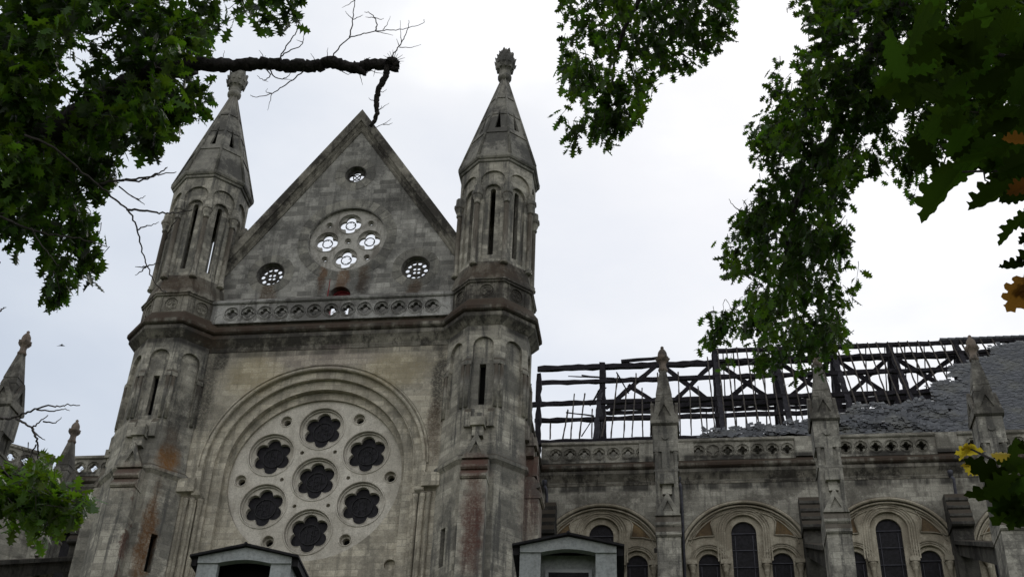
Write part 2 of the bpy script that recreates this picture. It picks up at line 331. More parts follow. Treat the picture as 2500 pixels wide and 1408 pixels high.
def archpoly(hw, zs, zb, cx=0, n=16):         # round-headed opening: half width, spring height, sill height
    return [(cx-hw, zb), (cx+hw, zb)]+[(cx+hw*math.cos(PI*i/n), zs+hw*math.sin(PI*i/n)) for i in range(n+1)]
def rect(x0, x1, y0, y1): return [(x0, y0), (x1, y0), (x1, y1), (x0, y1)]
def empty(name, loc, label=None, cat=None, group=None, parent=None):
    o = bpy.data.objects.new(name, None); o.empty_display_size = .3; o.location = loc; col.objects.link(o)
    if parent: o.parent = parent
    tag(o, label, cat, group); return o
def tag(o, label=None, cat=None, group=None, kind=None):
    for k_, v_ in (('label', label), ('category', cat), ('group', group), ('kind', kind)):
        if v_: o[k_] = v_
    return o
T8 = math.tan(PI/8)
AX = [(math.cos(PI/4*i-PI/2), math.sin(PI/4*i-PI/2)) for i in range(8)]    # face normals, 0 = front (-Y), then anticlockwise

# ------------------------------------------------------------------ ground
g = MB(); g.add([(-400, -400, 0), (400, -400, 0), (400, 500, 0), (-400, 500, 0)], [(0, 1, 2, 3)])
tag(g.build('ground', 'ground'), kind='structure')

# ------------------------------------------------------------------ church
church = empty('church', (0, 0, 0), 'large weathered limestone church with twin turrets, rose window and burned nave roof', 'church')

def finial(mb, zb, h, r, ctr=(0, 0)):         # artichoke knob: ring, ball of scales, pointed crown
    c = (ctr[0], ctr[1], zb)
    mb.lathe([(-.02*h, .25*r), (.02*h, .5*r), (.06*h, .68*r), (.12*h, .70*r), (.17*h, .55*r), (.19*h, .58*r), (.22*h, .62*r), (.26*h, .45*r), (.30*h, .55*r), (.36*h, .82*r), (.45*h, .98*r), (.55*h, r), (.64*h, .93*r), (.72*h, .78*r), (.78*h, .70*r), (.84*h, .55*r), (.90*h, .35*r), (.93*h, .2*r), (1*h, .04*r)], 16, c)
    for j, (zz, rr, nn) in enumerate([(.38, .84, 9), (.50, .99, 10), (.62, .96, 9), (.73, .80, 8), (.84, .6, 7), (.93, .3, 5)]):
        for i in range(nn):
            a = 2*PI*(i+.5*(j % 2))/nn; x, y = math.cos(a), math.sin(a); s_ = .17*r*(1.2 if zz < .9 else .8); z = zz*h
            p = [(x*rr*r-y*s_, y*rr*r+x*s_, z-.05*h), (x*rr*r+y*s_, y*rr*r-x*s_, z-.05*h), (x*(rr*r+.16*r), y*(rr*r+.16*r), z+.045*h), (x*(rr-.2)*r, y*(rr-.2)*r, z+.02*h), (x*(rr*r+.06*r), y*(rr*r+.06*r), z-.07*h)]
            mb.add([(c[0]+q[0], c[1]+q[1], c[2]+q[2]) for q in p], [(0, 4, 2), (4, 1, 2), (0, 2, 3), (2, 1, 3), (0, 3, 1, 4)])

def make_tower(side):
    X = side*6.0
    # --- shaft: blind arches on all faces, slit on the front
    sh = MB(); a = 1.466; hw = a*T8
    for i, (nx, ny) in enumerate(AX):
        m = fr((nx*a, ny*a, 0), (nx, ny, 0))
        hole = [(-.40, 23.75), (.40, 23.75), (.40, 25.62), (.37, 25.66), (.37, 26.33)]+[(.37*math.cos(PI*q/16), 26.33+.37*math.sin(PI*q/16)) for q in range(1, 17)]+[(-.37, 25.66), (-.40, 25.62)]
        sh.add(*plate(rect(-hw, hw, 21.9, 27.3), [hole], .12), m)
        m2 = fr((nx*(a-.12), ny*(a-.12), 0), (nx, ny, 0))
        holes = [rect(-.115, .115, 23.97, 25.62)] if i == 0 else []
        sh.add(*plate(rect(-hw+.03, hw-.03, 21.9, 27.3), holes, .25), m2)
        # lower stage
        al = 1.50; hl = al*T8; m3 = fr((nx*al, ny*al, 0), (nx, ny, 0))
        inner = (i == 7 and side > 0) or (i == 1 and side < 0)
        sh.add(*plate(rect(-hl, hl, 0, 21.75), [rect(-.12, .12, 18.15, 19.5)] if inner else [], .4), m3)
    sh.rings([(27.25, 1.3), (27.3, 1.3)]); sh.rings([(0, 1.0), (27.2, 1.0)], cap=False)
    sh.rings([(21.55, 1.45), (21.74, 1.62), (21.86, 1.62), (21.97, 1.50), (22.6, 1.462)], cap=False)      # string course and weathering
    tower = sh.build('tower', 'tower', church, (X, 0, 0))
    dk = MB(); dk.rings([(17.5, 1.02), (26.5, 1.02)]); dk.build('slit_shade_core', 'shade_black', tower)  # core behind the slits, interior shade put into its near-black colour
    imp = MB()                                    # impost blocks with shafts at the corners between the blind arches
    for i in range(8):
        an = PI/4*i-PI/2+PI/8; rr = a/math.cos(PI/8)
        for da in (-1, 1):
            nx, ny = AX[(i+(1 if da > 0 else 0)) % 8]; tx, ty = -ny, nx
            m = fr((nx*a, ny*a, 0), (nx, ny, 0)); u = -da*(hw-.10)
            imp.box(u-.11, u+.11, 25.52, 25.68, -.05, .055, m)
            imp.add(*[[(u-.11, 25.68, .0), (u+.11, 25.68, .0), (u+.11, 25.68, .055), (u-.11, 25.68, .055), (u-.11, 25.80, 0), (u+.11, 25.80, 0)], [(3, 2, 5, 4), (0, 3, 4), (1, 5, 2)]], m)
            imp.tube([m @ Vector((u, 23.8, .01)), m @ Vector((u, 25.52, .01))], .075, 8)
    imp.build('impost', 'tower', tower)
    # --- buttress strip with gablet on the front and the outer side
    for nx, ny in ((0, -1), (side, 0)):
        m = fr((0, 0, 0), (nx, ny, 0)); bt = MB()
        bt.box(-.43, .43, 0, 20.80, 1.3, 2.0, m)
        for (z0, z1, d0, d1) in ((21.22, 21.62, 1.93, 2.02), (20.84, 21.20, 2.0, 2.10)):
            v = [(x, z, d) for x in (-.45, .45) for z, d in ((z0-.02, 1.3), (z0-.02, d1-.06), (z0+.04, d1), (z0+.12, d1), (z1, d0-.12), (z1, 1.3))]
            bt.add(v, [(0, 1, 2, 3, 4, 5), (11, 10, 9, 8, 7, 6)]+[(i, 6+i, 6+(i+1) % 6, (i+1) % 6) for i in range(6)], m)
        # gablet
        bt.add(*plate([(-.46, 21.64), (.46, 21.64), (0, 22.62)], [[(-.20, 21.82), (.20, 21.82), (0, 22.28)]], .16), m @ Matrix.Translation((0, 0, 1.90)))
        bt.add(*plate([(-.42, 21.64), (.42, 21.64), (0, 22.52)], [], .40), m @ Matrix.Translation((0, 0, 1.80)))
        bt.box(-.185, .185, 22.56, 22.92, 1.3, 1.74, m); bt.box(-.245, .245, 22.92, 23.24, 1.3, 1.84, m)
        bt.box(-.16, .16, 23.24, 23.46, 1.3, 1.70, m)
        for s_ in (-1, 1):
            bt.box(s_*.40-.12, s_*.40+.12, 23.0, 23.55, 1.3, 1.60, m)
            bt.add([(s_*.40-.12, 23.55, 1.3), (s_*.40+.12, 23.55, 1.3), (s_*.40+.12, 23.55, 1.6), (s_*.40-.12, 23.55, 1.6), (s_*.40-.12, 23.78, 1.44), (s_*.40+.12, 23.78, 1.44)], [(3, 2, 5, 4), (0, 3, 4), (1, 5, 2)], m)
        bt.build('buttress', 'tower', tower)
    # --- cornice
    co = MB(); co.rings([(27.10, 1.40), (27.20, 1.50), (27.42, 1.70), (27.455, 1.725), (27.60, 1.725), (27.615, 1.64), (27.66, 1.78), (27.70, 1.825), (27.83, 1.825), (28.30, 1.54)]); co.build('cornice', 'trim', tower)
    # --- panelled drum
    dr = MB(); dr.rings([(28.2, 1.46), (29.0, 1.46)]); a = 1.50; hw = a*T8
    for i, (nx, ny) in enumerate(AX):
        m = fr((nx*a, ny*a, 0), (nx, ny, 0))
        dr.add(*plate(rect(-hw, hw, 28.25, 29.02), [circ(0, 28.68, .30, 24)], .045), m)
        c = m @ Vector((0, 28.68, -.01)); dr.torus(c, .285, .028, (nx, ny, 0), n=28); dr.torus(m @ Vector((0, 28.68, -.035)), .2, .022, (nx, ny, 0), n=24)
        for k in range(4):
            q = PI/4+k*PI/2; dr.torus(m @ Vector((.13*math.cos(q), 28.68+.13*math.sin(q), -.035)), .085, .018, (nx, ny, 0), n=12, k=5)
        for s_ in (-1, 1): dr.box(s_*.385-.015, s_*.385+.015, 28.3, 29.02, -.02, .03, m)
    dr.rings([(29.02, 1.50), (29.04, 1.56), (29.09, 1.575), (29.11, 1.55), (29.14, 1.60), (29.19, 1.60), (29.22, 1.52), (30.12, 1.34)]); dr.build('drum', 'trim', tower)
    # --- belfry lantern
    be = MB(); a = 1.33; hw = a*T8
    for i, (nx, ny) in enumerate(AX):
        m = fr((nx*a, ny*a, 0), (nx, ny, 0))
        be.add(*plate(rect(-hw, hw, 29.9, 34.85), [archpoly(.33, 33.50, 30.25)], .10), m)
        m2 = fr((nx*(a-.10), ny*(a-.10), 0), (nx, ny, 0)); be.add(*plate(rect(-hw+.04, hw-.04, 29.9, 34.85), [archpoly(.105, 33.58, 30.5, n=8)], .22), m2)
        be.torus(m @ Vector((0, 33.50, .0)), .35, .03, (nx, ny, 0), 0, PI, 20)
        # arched hood carrying the eaves
        A = 1.42; H = A*T8; m3 = fr((nx*A, ny*A, 0), (nx, ny, 0))
        pts = [(-H, 34.86), (-H, 33.62), (-H+.10, 33.62), (-H+.10, 33.98)]+[((H-.10)*math.cos(PI-PI*q/14), 33.98+(H-.10)*.98*math.sin(PI*q/14)) for q in range(1, 14)]+[(H-.10, 33.98), (H-.10, 33.62), (H, 33.62), (H, 34.86)]
        be.add(*plate(pts[::-1], [], .11), m3)
    bel = be.build('belfry', 'tower', tower)
    for i in range(8):
        an = PI/4*i-PI/2+PI/8; rr = 1.40/math.cos(PI/8); x, y = rr*math.cos(an), rr*math.sin(an); c = MB()
        c.lathe([(29.95, .16), (30.02, .15), (30.06, .12), (30.12, .14), (30.2, .10), (32.85, .095)], 10, (x*.99, y*.99, 0))
        c.lathe([(32.84, .115), (32.88, .13), (32.92, .115), (33.0, .12), (33.12, .17), (33.22, .20)], 10, (x, y, 0))
        c.rings([(33.22, .20), (33.25, .22), (33.36, .22), (33.38, .17), (33.70, .16)], 8, an, 1.05, (x, y, 0))
        c.build('colonnette', 'tower', tower)
    # --- spire
    sp = MB(); z0, a0, z1, a1 = 35.22, 1.52, 40.70, .12; L = math.hypot(z1-z0, a0-a1)
    for i, (nx, ny) in enumerate(AX):
        n3 = Vector((nx*(z1-z0), ny*(z1-z0), (a0-a1))).normalized(); m = fr((nx*a0, ny*a0, z0), n3)
        k = L/(z1-z0); h0 = a0*T8; h1 = a1*T8
        sp.add(*plate([(-h0, 0), (h0, 0), (h1, L), (-h1, L)], [[(-.135, (36.93-z0)*k), (.135, (36.93-z0)*k), (0, (38.35-z0)*k)]], .12), m)
        for zz in (36.71, 38.0, 39.19):
            aa = a0+(a1-a0)*(zz-z0)/(z1-z0); u = aa*T8-.05; vv = (zz-z0)*k
            if zz == 38.0:
                sp.add([(-u, vv-.01, 0), (-.05, vv-.01, 0), (-.05, vv+.30, 0), (-u*.93, vv+.30, 0), (-u, vv-.01, .035), (-.05, vv-.01, .035)], [(4, 5, 2, 3), (0, 1, 5, 4)], m)
                sp.add([(u, vv-.01, 0), (.05, vv-.01, 0), (.05, vv+.30, 0), (u*.93, vv+.30, 0), (u, vv-.01, .035), (.05, vv-.01, .035)], [(5, 4, 3, 2), (1, 0, 4, 5)], m)
            else:
                sp.add([(-u, vv-.01, 0), (u, vv-.01, 0), (u*.93, vv+.35, 0), (-u*.93, vv+.35, 0), (-u, vv-.01, .04), (u, vv-.01, .04)], [(4, 5, 2, 3), (0, 1, 5, 4)], m)
        an = PI/4*i-PI/2+PI/8; kk = 1/math.cos(PI/8)
        sp.tube([(a0*kk*math.cos(an), a0*kk*math.sin(an), z0), (a1*kk*math.cos(an), a1*kk*math.sin(an), z1)], [.07, .035], 6)
    sp.rings([(34.78, 1.40), (34.90, 1.41), (34.93, 1.47), (35.02, 1.48), (35.04, 1.53), (35.11, 1.57), (35.20, 1.575), (35.24, 1.53)])
    spire = sp.build('spire', 'spire', tower)
    fi = MB(); finial(fi, 40.62, 1.98, .43); fi.build('finial', 'spire', tower)
    return tower
make_tower(-1); make_tower(1)

# --- facade wall: stepped round-arched recess holding the great rose
fw = MB(); ZR, ZA = 22.02, 22.2
for hwid, y, t in ((3.92, -.55, .13), (3.60, -.42, .15), (3.24, -.27, .24)):
    fw.add(*plate(rect(-4.9, 4.9, 0, 27.3), [archpoly(hwid, ZA, 3, n=48)], t), fr((0, y, 0)))
fw.add(*plate(rect(-4.9, 4.9, 0, 27.3), [circ(0, ZR, 3.12, 72), circ(3.0, 18.71, .2, 24)], .14), fr((0, -.03, 0)))
fw.box(-4.9, 4.9, .75, 1.3, 0, 28.1); fw.box(2.7, 3.3, .12, .2, 18.4, 19)
fw.box(-4.9, 4.9, -.3, .9, 27.9, 28.12)
facade = fw.build('facade_wall', 'wall', church)
ho = MB(); ho.torus((0, -.56, ZA), 3.98, .075, (0, -1, 0), 0, PI, 72, 8, .8); ho.torus((0, -.56, ZA), 4.12, .045, (0, -1, 0), 0, PI, 72, 6, .8)
ho.torus((0, -.425, ZA), 3.615, .03, (0, -1, 0), 0, PI, 64)
for s in (-1, 1):
    ho.box(s*3.98-.11, s*3.98+.11, -.66, -.5, 21.2, ZA); ho.prism([(-.5, 21.02), (-.60, 21.02), (-.72, 21.12), (-.72, 21.24), (-.5, 21.24)], s*3.93-.16, s*3.93+.16)
    ho.prism([(-.5, 21.10), (-.62, 21.18), (-.80, 21.22), (-.80, 21.72), (-.62, 21.80), (-.5, 21.80)], s*4.32-.31, s*4.32+.31)
ho.build('archivolt', 'wall', facade)
for s in (-1, 1):
    for x, y, r in ((4.27, -.60, .07), (4.06, -.58, .075), (3.80, -.50, .08)):
        c = MB(); c.lathe([(3, r), (20.75, r), (20.8, r*1.2), (20.95, r*1.3), (21.05, r*1.7)], 10, (s*x, y, 0)); c.build('jamb_shaft', 'wall', facade)

# --- great rose window
RY = .08
HEX = [(0, ZR)]+[(2.0*math.cos(PI/2+i*PI/3), ZR+2.0*math.sin(PI/2+i*PI/3)) for i in range(6)]
HOL = [(2.70*math.cos(i*PI/3), ZR+2.70*math.sin(i*PI/3)) for i in range(6)]
SML = [(1.2*math.cos(i*PI/3), ZR+1.2*math.sin(i*PI/3)) for i in range(6)]
rw = MB()
rw.add(*plate(circ(0, ZR, 3.13, 72), [circ(x, z, .82, 40) for x, z in HEX]+[circ(x, z, .20, 20) for x, z in HOL]+[circ(x, z, .075, 12) for x, z in SML], .15), fr((0, RY, 0)))
rw.add(*plate(circ(0, ZR, 3.13, 72), [foil(x, z, .44, .26, 6) for x, z in HEX]+[circ(x, z, .13, 16) for x, z in HOL], .22), fr((0, RY+.15, 0)))
for x, z in HEX:
    rw.torus((x, RY, z), .85, .03, n=48); rw.torus((x, RY+.10, z), .79, .03, n=48)
for x, z in HOL: rw.torus((x, RY, z), .225, .025, n=24)
for x, z in HEX:
    for i in range(6):
        a = PI/2+i*PI/3; rw.torus((x+.44*math.cos(a), RY+.15, z+.44*math.sin(a)), .272, .016, (0, -1, 0), a-PI*.45, a+PI*.45, n=14, k=5)
rose = rw.build('rose_window', 'rose', church)
for x, z in HEX:
    p = MB(); p.add(*plate(foil(x, z, .44, .28, 6), [], .02), fr((0, RY+.30, 0))); pn = p.build('glass_pane', 'glass', rose)
    q = MB(); q.torus((x, RY+.27, z), .37, .016, n=32, k=5)
    rnd = random.Random(int(x*10+z*7))
    for k in range(9):                        # leading of the figured roundels
        cx, cz = x+rnd.uniform(-.22, .22), z+rnd.uniform(-.2, .2); q.torus((cx, RY+.275, cz), rnd.uniform(.05, .13), .008, (0, -1, 0), rnd.uniform(0, 3), rnd.uniform(3.5, 6), n=10, k=4)
    for k in (-.5, .5): q.box(x+k*.25-.005, x+k*.25+.005, RY+.27, RY+.283, z-.34, z+.34)
    q.build('leading', 'lead', rose)
p = MB()
for x, z in HOL: p.add(*plate(circ(x, z, .15, 12), [], .02), fr((0, RY+.36, 0)))
p.build('glass_pane', 'shade_black', rose)  # small discs coloured near-black for the shade behind the openings

# --- gable
gw = MB(); S = 1.54; GA = 38.95
gw.add(*plate([(-6.2, 28.0), (6.2, 28.0), (6.2, GA-6.2*S), (0, GA), (-6.2, GA-6.2*S)][0:5],
    [circ(0, 32.54, 1.56, 56), circ(-2.9, 30.97, .53, 32), circ(2.9, 30.97, .53, 32), circ(.0, 35.87, .41, 28), archpoly(.44, 29.78, 28.15)], .45), fr((0, 0, 0)))
gable = gw.build('gable_wall', 'gable', church)
cp = MB()
def rail(mb, prof, p0, p1):                   # prof in (across, y) swept from p0 to p1 in the XZ plane, mitred vertically
    n = len(prof); v = []
    dx, dz = p1[0]-p0[0], p1[1]-p0[1]; L = math.hypot(dx, dz); nx, nz = -dz/L, dx/L
    if nz < 0: nx, nz = -nx, -nz
    for (px, pz) in (p0, p1):
        for a, y in prof: v.append((px, y, pz+a/nz))
    mb.add(v, [tuple(range(n)), tuple(range(2*n-1, n-1, -1))]+[(i, n+i, n+(i+1) % n, (i+1) % n) for i in range(n)])
for s in (-1, 1):
    top = (0, 39.22); bot = (s*5.4, 39.22-5.4*S)
    rail(cp, [(0, -.30), (0, .60), (-.30, .60), (-.34, .02), (-.30, -.26), (-.07, -.30)], top, bot)
    rail(cp, [(-.30, -.20), (-.30, .01), (-.42, .01), (-.44, -.06), (-.36, -.16)], top, bot)
    rail(cp, [(-.43, -.09), (-.43, .01), (-.56, .01), (-.56, -.04), (-.48, -.09)], top, bot)
cp.build('coping', 'trim', gable)
# gable rose
gr = MB(); GY = .16; ZG = 32.54
Q4 = [(0, ZG+.86), (-.86, ZG), (.86, ZG), (0, ZG-.86)]; H5 = [(-.85, ZG+.85), (.85, ZG+.85), (-.85, ZG-.85), (.85, ZG-.85), (0, ZG)]
gr.add(*plate(circ(0, ZG, 1.57, 56), [circ(x, z, .47, 32) for x, z in Q4]+[circ(x, z, .12, 16) for x, z in H5], .09), fr((0, GY, 0)))
gr.add(*plate(circ(0, ZG, 1.57, 56), [foil(x, z, .235, .20, 4) for x, z in Q4]+[circ(x, z, .085, 14) for x, z in H5], .12), fr((0, GY+.09, 0)))
for x, z in Q4: gr.torus((x, GY, z), .49, .025, n=36); gr.torus((x, GY+.06, z), .45, .02, n=36)
for x, z in H5: gr.torus((x, GY, z), .14, .02, n=18)
groses = gr.build('gable_rose', 'rose2', church)
tb = MB()
for x, z in Q4: tb.torus((x, GY+.13, z), .20, .022, n=28, k=6)
tb.build('iron_ring', 'lead', groses)
sh = MB(); rnd = random.Random(3)
for x, z in Q4:
    for k in range(7):
        a = rnd.uniform(0, 2*PI); a2 = a+rnd.uniform(.15, .5); y = GY+.14
        sh.add([(x+.19*math.cos(a), y, z+.19*math.sin(a)), (x+.19*math.cos(a2), y, z+.19*math.sin(a2)), (x+rnd.uniform(.06, .15)*math.cos(a+.1), y, z+.13*math.sin(a+.1)), (x+.18*math.cos(a), y+.01, z+.18*math.sin(a))], [(0, 1, 2, 3)])
sh.build('glass_shard', 'pale_glass', groses)
def oculus(x, z, r, lobes):
    o = MB(); y = .22
    if lobes == 4:
        o.add(*plate(circ(x, z, r, 28), [foil(x, z, r*.45, r*.34, 4), ], .08), fr((0, y, 0)))
        for k in range(4):
            a = PI/4+k*PI/2; o.tube([(x, y+.02, z), (x+r*.6*math.cos(a), y+.02, z+r*.6*math.sin(a))], .02, 6)
    else:
        hs = [circ(x+r*.68*math.cos(2*PI*i/lobes), z+r*.68*math.sin(2*PI*i/lobes), r*.16, 10) for i in range(lobes)]+[circ(x+r*.22*math.cos(PI/4+PI/2*i), z+r*.22*math.sin(PI/4+PI/2*i), r*.12, 10) for i in range(4)]
        o.add(*plate(circ(x, z, r, 32), hs, .05), fr((0, y, 0)))
    o.torus((x, y, z), r*(.44 if lobes > 4 else .36), .025, n=24); o.torus((x, .01, z), r+.02, .03, n=36)
    ob = o.build('oculus', 'soot', gable)
oculus(-2.9, 30.97, .53, 10); oculus(2.9, 30.97, .53, 10); oculus(0, 35.87, .41, 4)
# voussoirs round the openings, a few mm proud
rnd = random.Random(5)
for cx, cz, r0, r1, n in ((0, ZG, 1.60, 2.0, 34), (-2.9, 30.97, .56, .92, 15), (2.9, 30.97, .56, .92, 15), (0, 35.87, .44, .84, 13)):
    for i in range(n):
        a0, a1 = 2*PI*i/n+.012/r1, 2*PI*(i+1)/n-.012/r1; d = -.004-rnd.uniform(0, .012); rr = r1+rnd.uniform(-.02, .03)
        arc = [a0+(a1-a0)*k/3 for k in range(4)]
        v = [(cx+q*math.cos(a), yy, cz+q*math.sin(a)) for yy in (d, .03) for q in (r0, rr) for a in arc]
        f = [(0, 1, 5, 4), (1, 2, 6, 5), (2, 3, 7, 6)]+[(4, 5, 13, 12), (5, 6, 14, 13), (6, 7, 15, 14), (0, 8, 9, 1), (1, 9, 10, 2), (2, 10, 11, 3), (0, 4, 12, 8), (3, 11, 15, 7)]
        vs = MB(); vs.add(v, f); vs.build('voussoir', rnd.choice(['vous1', 'vous2', 'vous3']), gable)
dr = MB(); dr.torus((0.02, .30, 29.78), .40, .05, (0, -1, 0), 0, PI, 20, 6)
dr.box(-.42, -.36, .22, .38, 28.15, 29.78); dr.box(.40, .46, .22, .38, 28.15, 29.78); dr.box(-.40, .44, .24, .36, 29.62, 29.70); dr.add(*plate(archpoly(.40, 29.78, 29.66, .02, 16), [], .04), fr((0, .32, 0)))
door = dr.build('door', 'paint', gable); tag(door, 'red arched door frame at the foot of the gable')
lf = MB(); m = Matrix.Translation((-.46, -.02, 0)) @ Matrix.Rotation(R(-72), 4, 'Z')
lf.box(0, .05, -.02, .02, 28.2, 30.05, m)
lf.add(*plate([(0, 28.2), (.40, 28.2), (.40, 30.30), (.30, 30.28), (.05, 30.05), (0, 29.9)], [[(.05, 28.3), (.36, 28.3), (.36, 30.22), (.28, 30.2), (.05, 29.95)]], .03), m @ fr((0, 0, 0), (0, -1, 0)))
lf.build('door_leaf', 'paint', door)

# --- pierced parapets and cornices
def parapet(name, n, pitch, y, zc, x0, x1, extra=(), closed=(), frm=None, parent=church, matn='parapet'):
    pb = MB(); m = frm or Matrix.Identity(4); xs = [x0+pitch/2+(x1-x0-n*pitch)/2+i*pitch for i in range(n)]
    face = m @ fr((0, y, 0)); back = m @ fr((0, y+.04, 0))
    pb.add(*plate(rect(x0, x1, zc-.36, zc+.42), [circ(x, zc, .285, 24) for x in xs], .04), face)
    pb.add(*plate(rect(x0, x1, zc-.36, zc+.42), [foil(x, zc, .112, .10, 4, k=7) for i, x in enumerate(xs) if i not in closed], .20), back)
    for x in xs:
        for rr, yy, tt in ((.30, y, .026), (.235, y+.035, .018)):
            c = m @ Vector((x, yy, zc)); nn = (m.to_3x3() @ Vector((0, -1, 0))); pb.torus(c, rr, tt, nn, n=24, k=5)
        for s_ in (-1, 1):                    # interlaced arcs in the spandrels
            c = m @ Vector((x+s_*pitch/2, y, zc-.30)); pb.torus(c, pitch/2-.02, .014, (m.to_3x3() @ Vector((0, -1, 0))), .15*PI, .85*PI, n=10, k=4)
    pb.prism([(y-.05, zc+.42), (y-.09, zc+.47), (y-.09, zc+.52), (y-.05, zc+.56), (y-.04, zc+.60), (y+.22, zc+.60), (y+.22, zc+.42)], x0, x1, m)
    pb.prism([(y-.04, zc-.46), (y-.04, zc-.38), (y-.01, zc-.36), (y+.2, zc-.36), (y+.2, zc-.46)], x0, x1, m)
    return pb.build(name, matn, parent)
CORN = lambda w: [(w+.55, 27.00), (w-.02, 27.00), (w-.06, 27.16), (w-.22, 27.40), (w-.26, 27.45), (w-.26, 27.60), (w-.17, 27.61), (w-.30, 27.67), (w-.35, 27.72), (w-.35, 27.84), (w-.14, 28.10), (w-.14, 28.18), (w+.55, 28.18)]
parapet('parapet', 13, .644, -.78, 28.60, -4.75, 4.75)
c = MB(); c.prism(CORN(-.55), -4.9, 4.9); c.build('cornice', 'trim', church)

# --- transept side walls and the body behind
for s in (-1, 1):
    b = MB(); b.box(s*6.15-.3, s*6.15+.3, 1.2, 11.3, 0, 27.0); o = b.build('transept_wall', 'nave', church)
    c = MB(); m = Matrix(((0, -s, 0, 0), (1, 0, 0, 0), (0, 0, 1, 0), (0, 0, 0, 1)))
    pr_ = [(-q[0], q[1]) for q in CORN(-6.45)]
    n = len(pr_); xs = [(s*p[0]) for p in pr_]
    v = [(s*p[0], 1.2, p[1]) for p in pr_]+[(s*p[0], 10.7, p[1]) for p in pr_]
    c.add(v, [tuple(range(n)), tuple(range(2*n-1, n-1, -1))]+[(i, n+i, n+(i+1) % n, (i+1) % n) for i in range(n)]); c.build('cornice', 'trim', o)
    # raking coping of the broken transept roof above the side wall
    c = MB(); c.box(s*6.3-.12, s*6.3+.12, 1.2, 11.0, 28.1, 28.42); c.build('wall_head', 'soot', o)

# --- nave
XL, XR = 7.0, 33.0
BAYS = [9.30, 15.28, 21.2, 27.1]
holes = []; wins = []
nv = MB(); nb = MB()
outer = rect(6.2, XR, 0, 27.1)
nv.add(*plate(outer, [archpoly(2.72, 23.35, 17.5, bx, 40) for bx in BAYS], .14), fr((0, 11.15, 0)))
sub = []
for bx in BAYS: sub += [archpoly(.78, 24.80, 18, bx, 24), archpoly(.60, 23.45, 18, bx-1.50, 20), archpoly(.60, 23.45, 18, bx+1.50, 20)]
nb.add(*plate(rect(6.4, XR, 15, 27.0), sub, .12), fr((0, 11.29, 0)))
sub2 = []
for bx in BAYS: sub2 += [archpoly(.52, 24.80, 18, bx, 24), archpoly(.44, 23.45, 18, bx-1.50, 20), archpoly(.44, 23.45, 18, bx+1.50, 20)]
nb.add(*plate(rect(6.4, XR, 15, 27.0), sub2, .22), fr((0, 11.41, 0)))
nv.box(6.6, XR, 11.75, 12.1, 0, 29.05)
nv.box(6.6, XR, 11.1, 11.8, 27.1, 28.2)
nave = nv.build('nave_wall', 'nave', church); nb.build('window_wall', 'arch', nave)
tag(nave, 'nave wall with tall arched windows right of the turrets')
for bx in BAYS:
    ar = MB(); ar.torus((bx, 11.14, 23.35), 2.76, .09, (0, -1, 0), 0, PI, 48, 8, .9); ar.torus((bx, 11.20, 23.35), 2.60, .05, (0, -1, 0), 0, PI, 48, 6)
    ar.torus((bx, 11.27, 23.35), 2.42, .035, (0, -1, 0), .12*PI, .88*PI, 40, 6)
    for k in range(4): ar.torus((bx, 11.29-.008*k, 24.80), .80+.10*k, .03, (0, -1, 0), 0, PI, 28, 6)
    for s in (-1, 1):
        for k in range(3): ar.torus((bx+s*1.5, 11.29-.008*k, 23.45), .62+.085*k, .028, (0, -1, 0), 0, PI, 24, 6)
        for k in range(4): ar.box(bx+s*(.80+.10*k)-.03, bx+s*(.80+.10*k)+.03, 11.25, 11.3, 23.5, 24.8)
        # curved spandrel panel between the big arch and the lights (recessed triangle rim)
        pts = [(bx+s*1.25, 11.25, 24.62), (bx+s*1.35, 11.25, 25.2), (bx+s*1.15, 11.25, 25.6), (bx+s*1.7, 11.25, 25.25), (bx+s*2.15, 11.25, 24.75), (bx+s*2.3, 11.25, 24.45), (bx+s*1.8, 11.25, 24.6), (bx+s*1.25, 11.25, 24.62)]
        ar.tube(pts, .035, 6)
    ar.build('arch_moulding', 'arch', nave)
    for s in (-1, 1):
        sp_ = MB(); sp_.add([(bx+s*q, 11.283, z) for q, z in ((1.28, 24.64), (2.22, 24.48), (1.7, 25.2), (1.22, 25.5), (1.34, 25.1))], [(0, 1, 2, 3, 4)]); sp_.build('spandrel_panel', 'ochre', nave)
    for x in (bx-2.2, bx-.83, bx+.83, bx+2.2):
        cc = MB(); cc.lathe([(18, .09), (22.92, .09), (22.96, .12), (23.0, .12), (23.05, .10), (23.2, .16), (23.3, .2)], 10, (x, 11.22, 0)); cc.box(x-.2, x+.2, 11.04, 11.35, 23.30, 23.46); cc.box(x-.16, x+.16, 11.08, 11.3, 23.46, 23.52); cc.build('colonnette', 'arch', nave)
    for dx, zs, hw in ((0, 24.80, .54), (-1.5, 23.45, .46), (1.5, 23.45, .46)):
        p = MB(); p.add(*plate(archpoly(hw, zs, 18, bx+dx, 20), [], .02), fr((0, 11.52, 0))); wn = p.build('window', 'glass', nave)
        q = MB()
        for z in (zs+.05-.05, zs-.75, zs-1.5, zs-2.25): q.box(bx+dx-hw, bx+dx+hw, 11.47, 11.50, z-.012, z+.012)
        for s in (-1, 1): q.box(bx+dx+s*hw*.68-.010, bx+dx+s*hw*.68+.010, 11.47, 11.50, 18, zs-.1)
        q.build('glazing_bar', 'pipe', wn)
c = MB(); c.prism(CORN(11.15), 6.5, XR); c.build('cornice', 'trim', nave)
for i, (x0, x1, n) in enumerate(((6.7, 11.77, 7), (12.6, 17.70, 8), (18.6, 23.6, 7), (24.5, 29.5, 7))):
    parapet('parapet', n, .635, 10.95, 28.47, x0, x1, closed=[(), (2,), (), ()][i], parent=nave, matn='nave')
    b = MB(); b.box(x1 if i else 11.0, x1+(.9 if i else 1.6), 10.9, 11.2, 28.1, 29.05); b.build('parapet_pedestal', 'nave', nave)

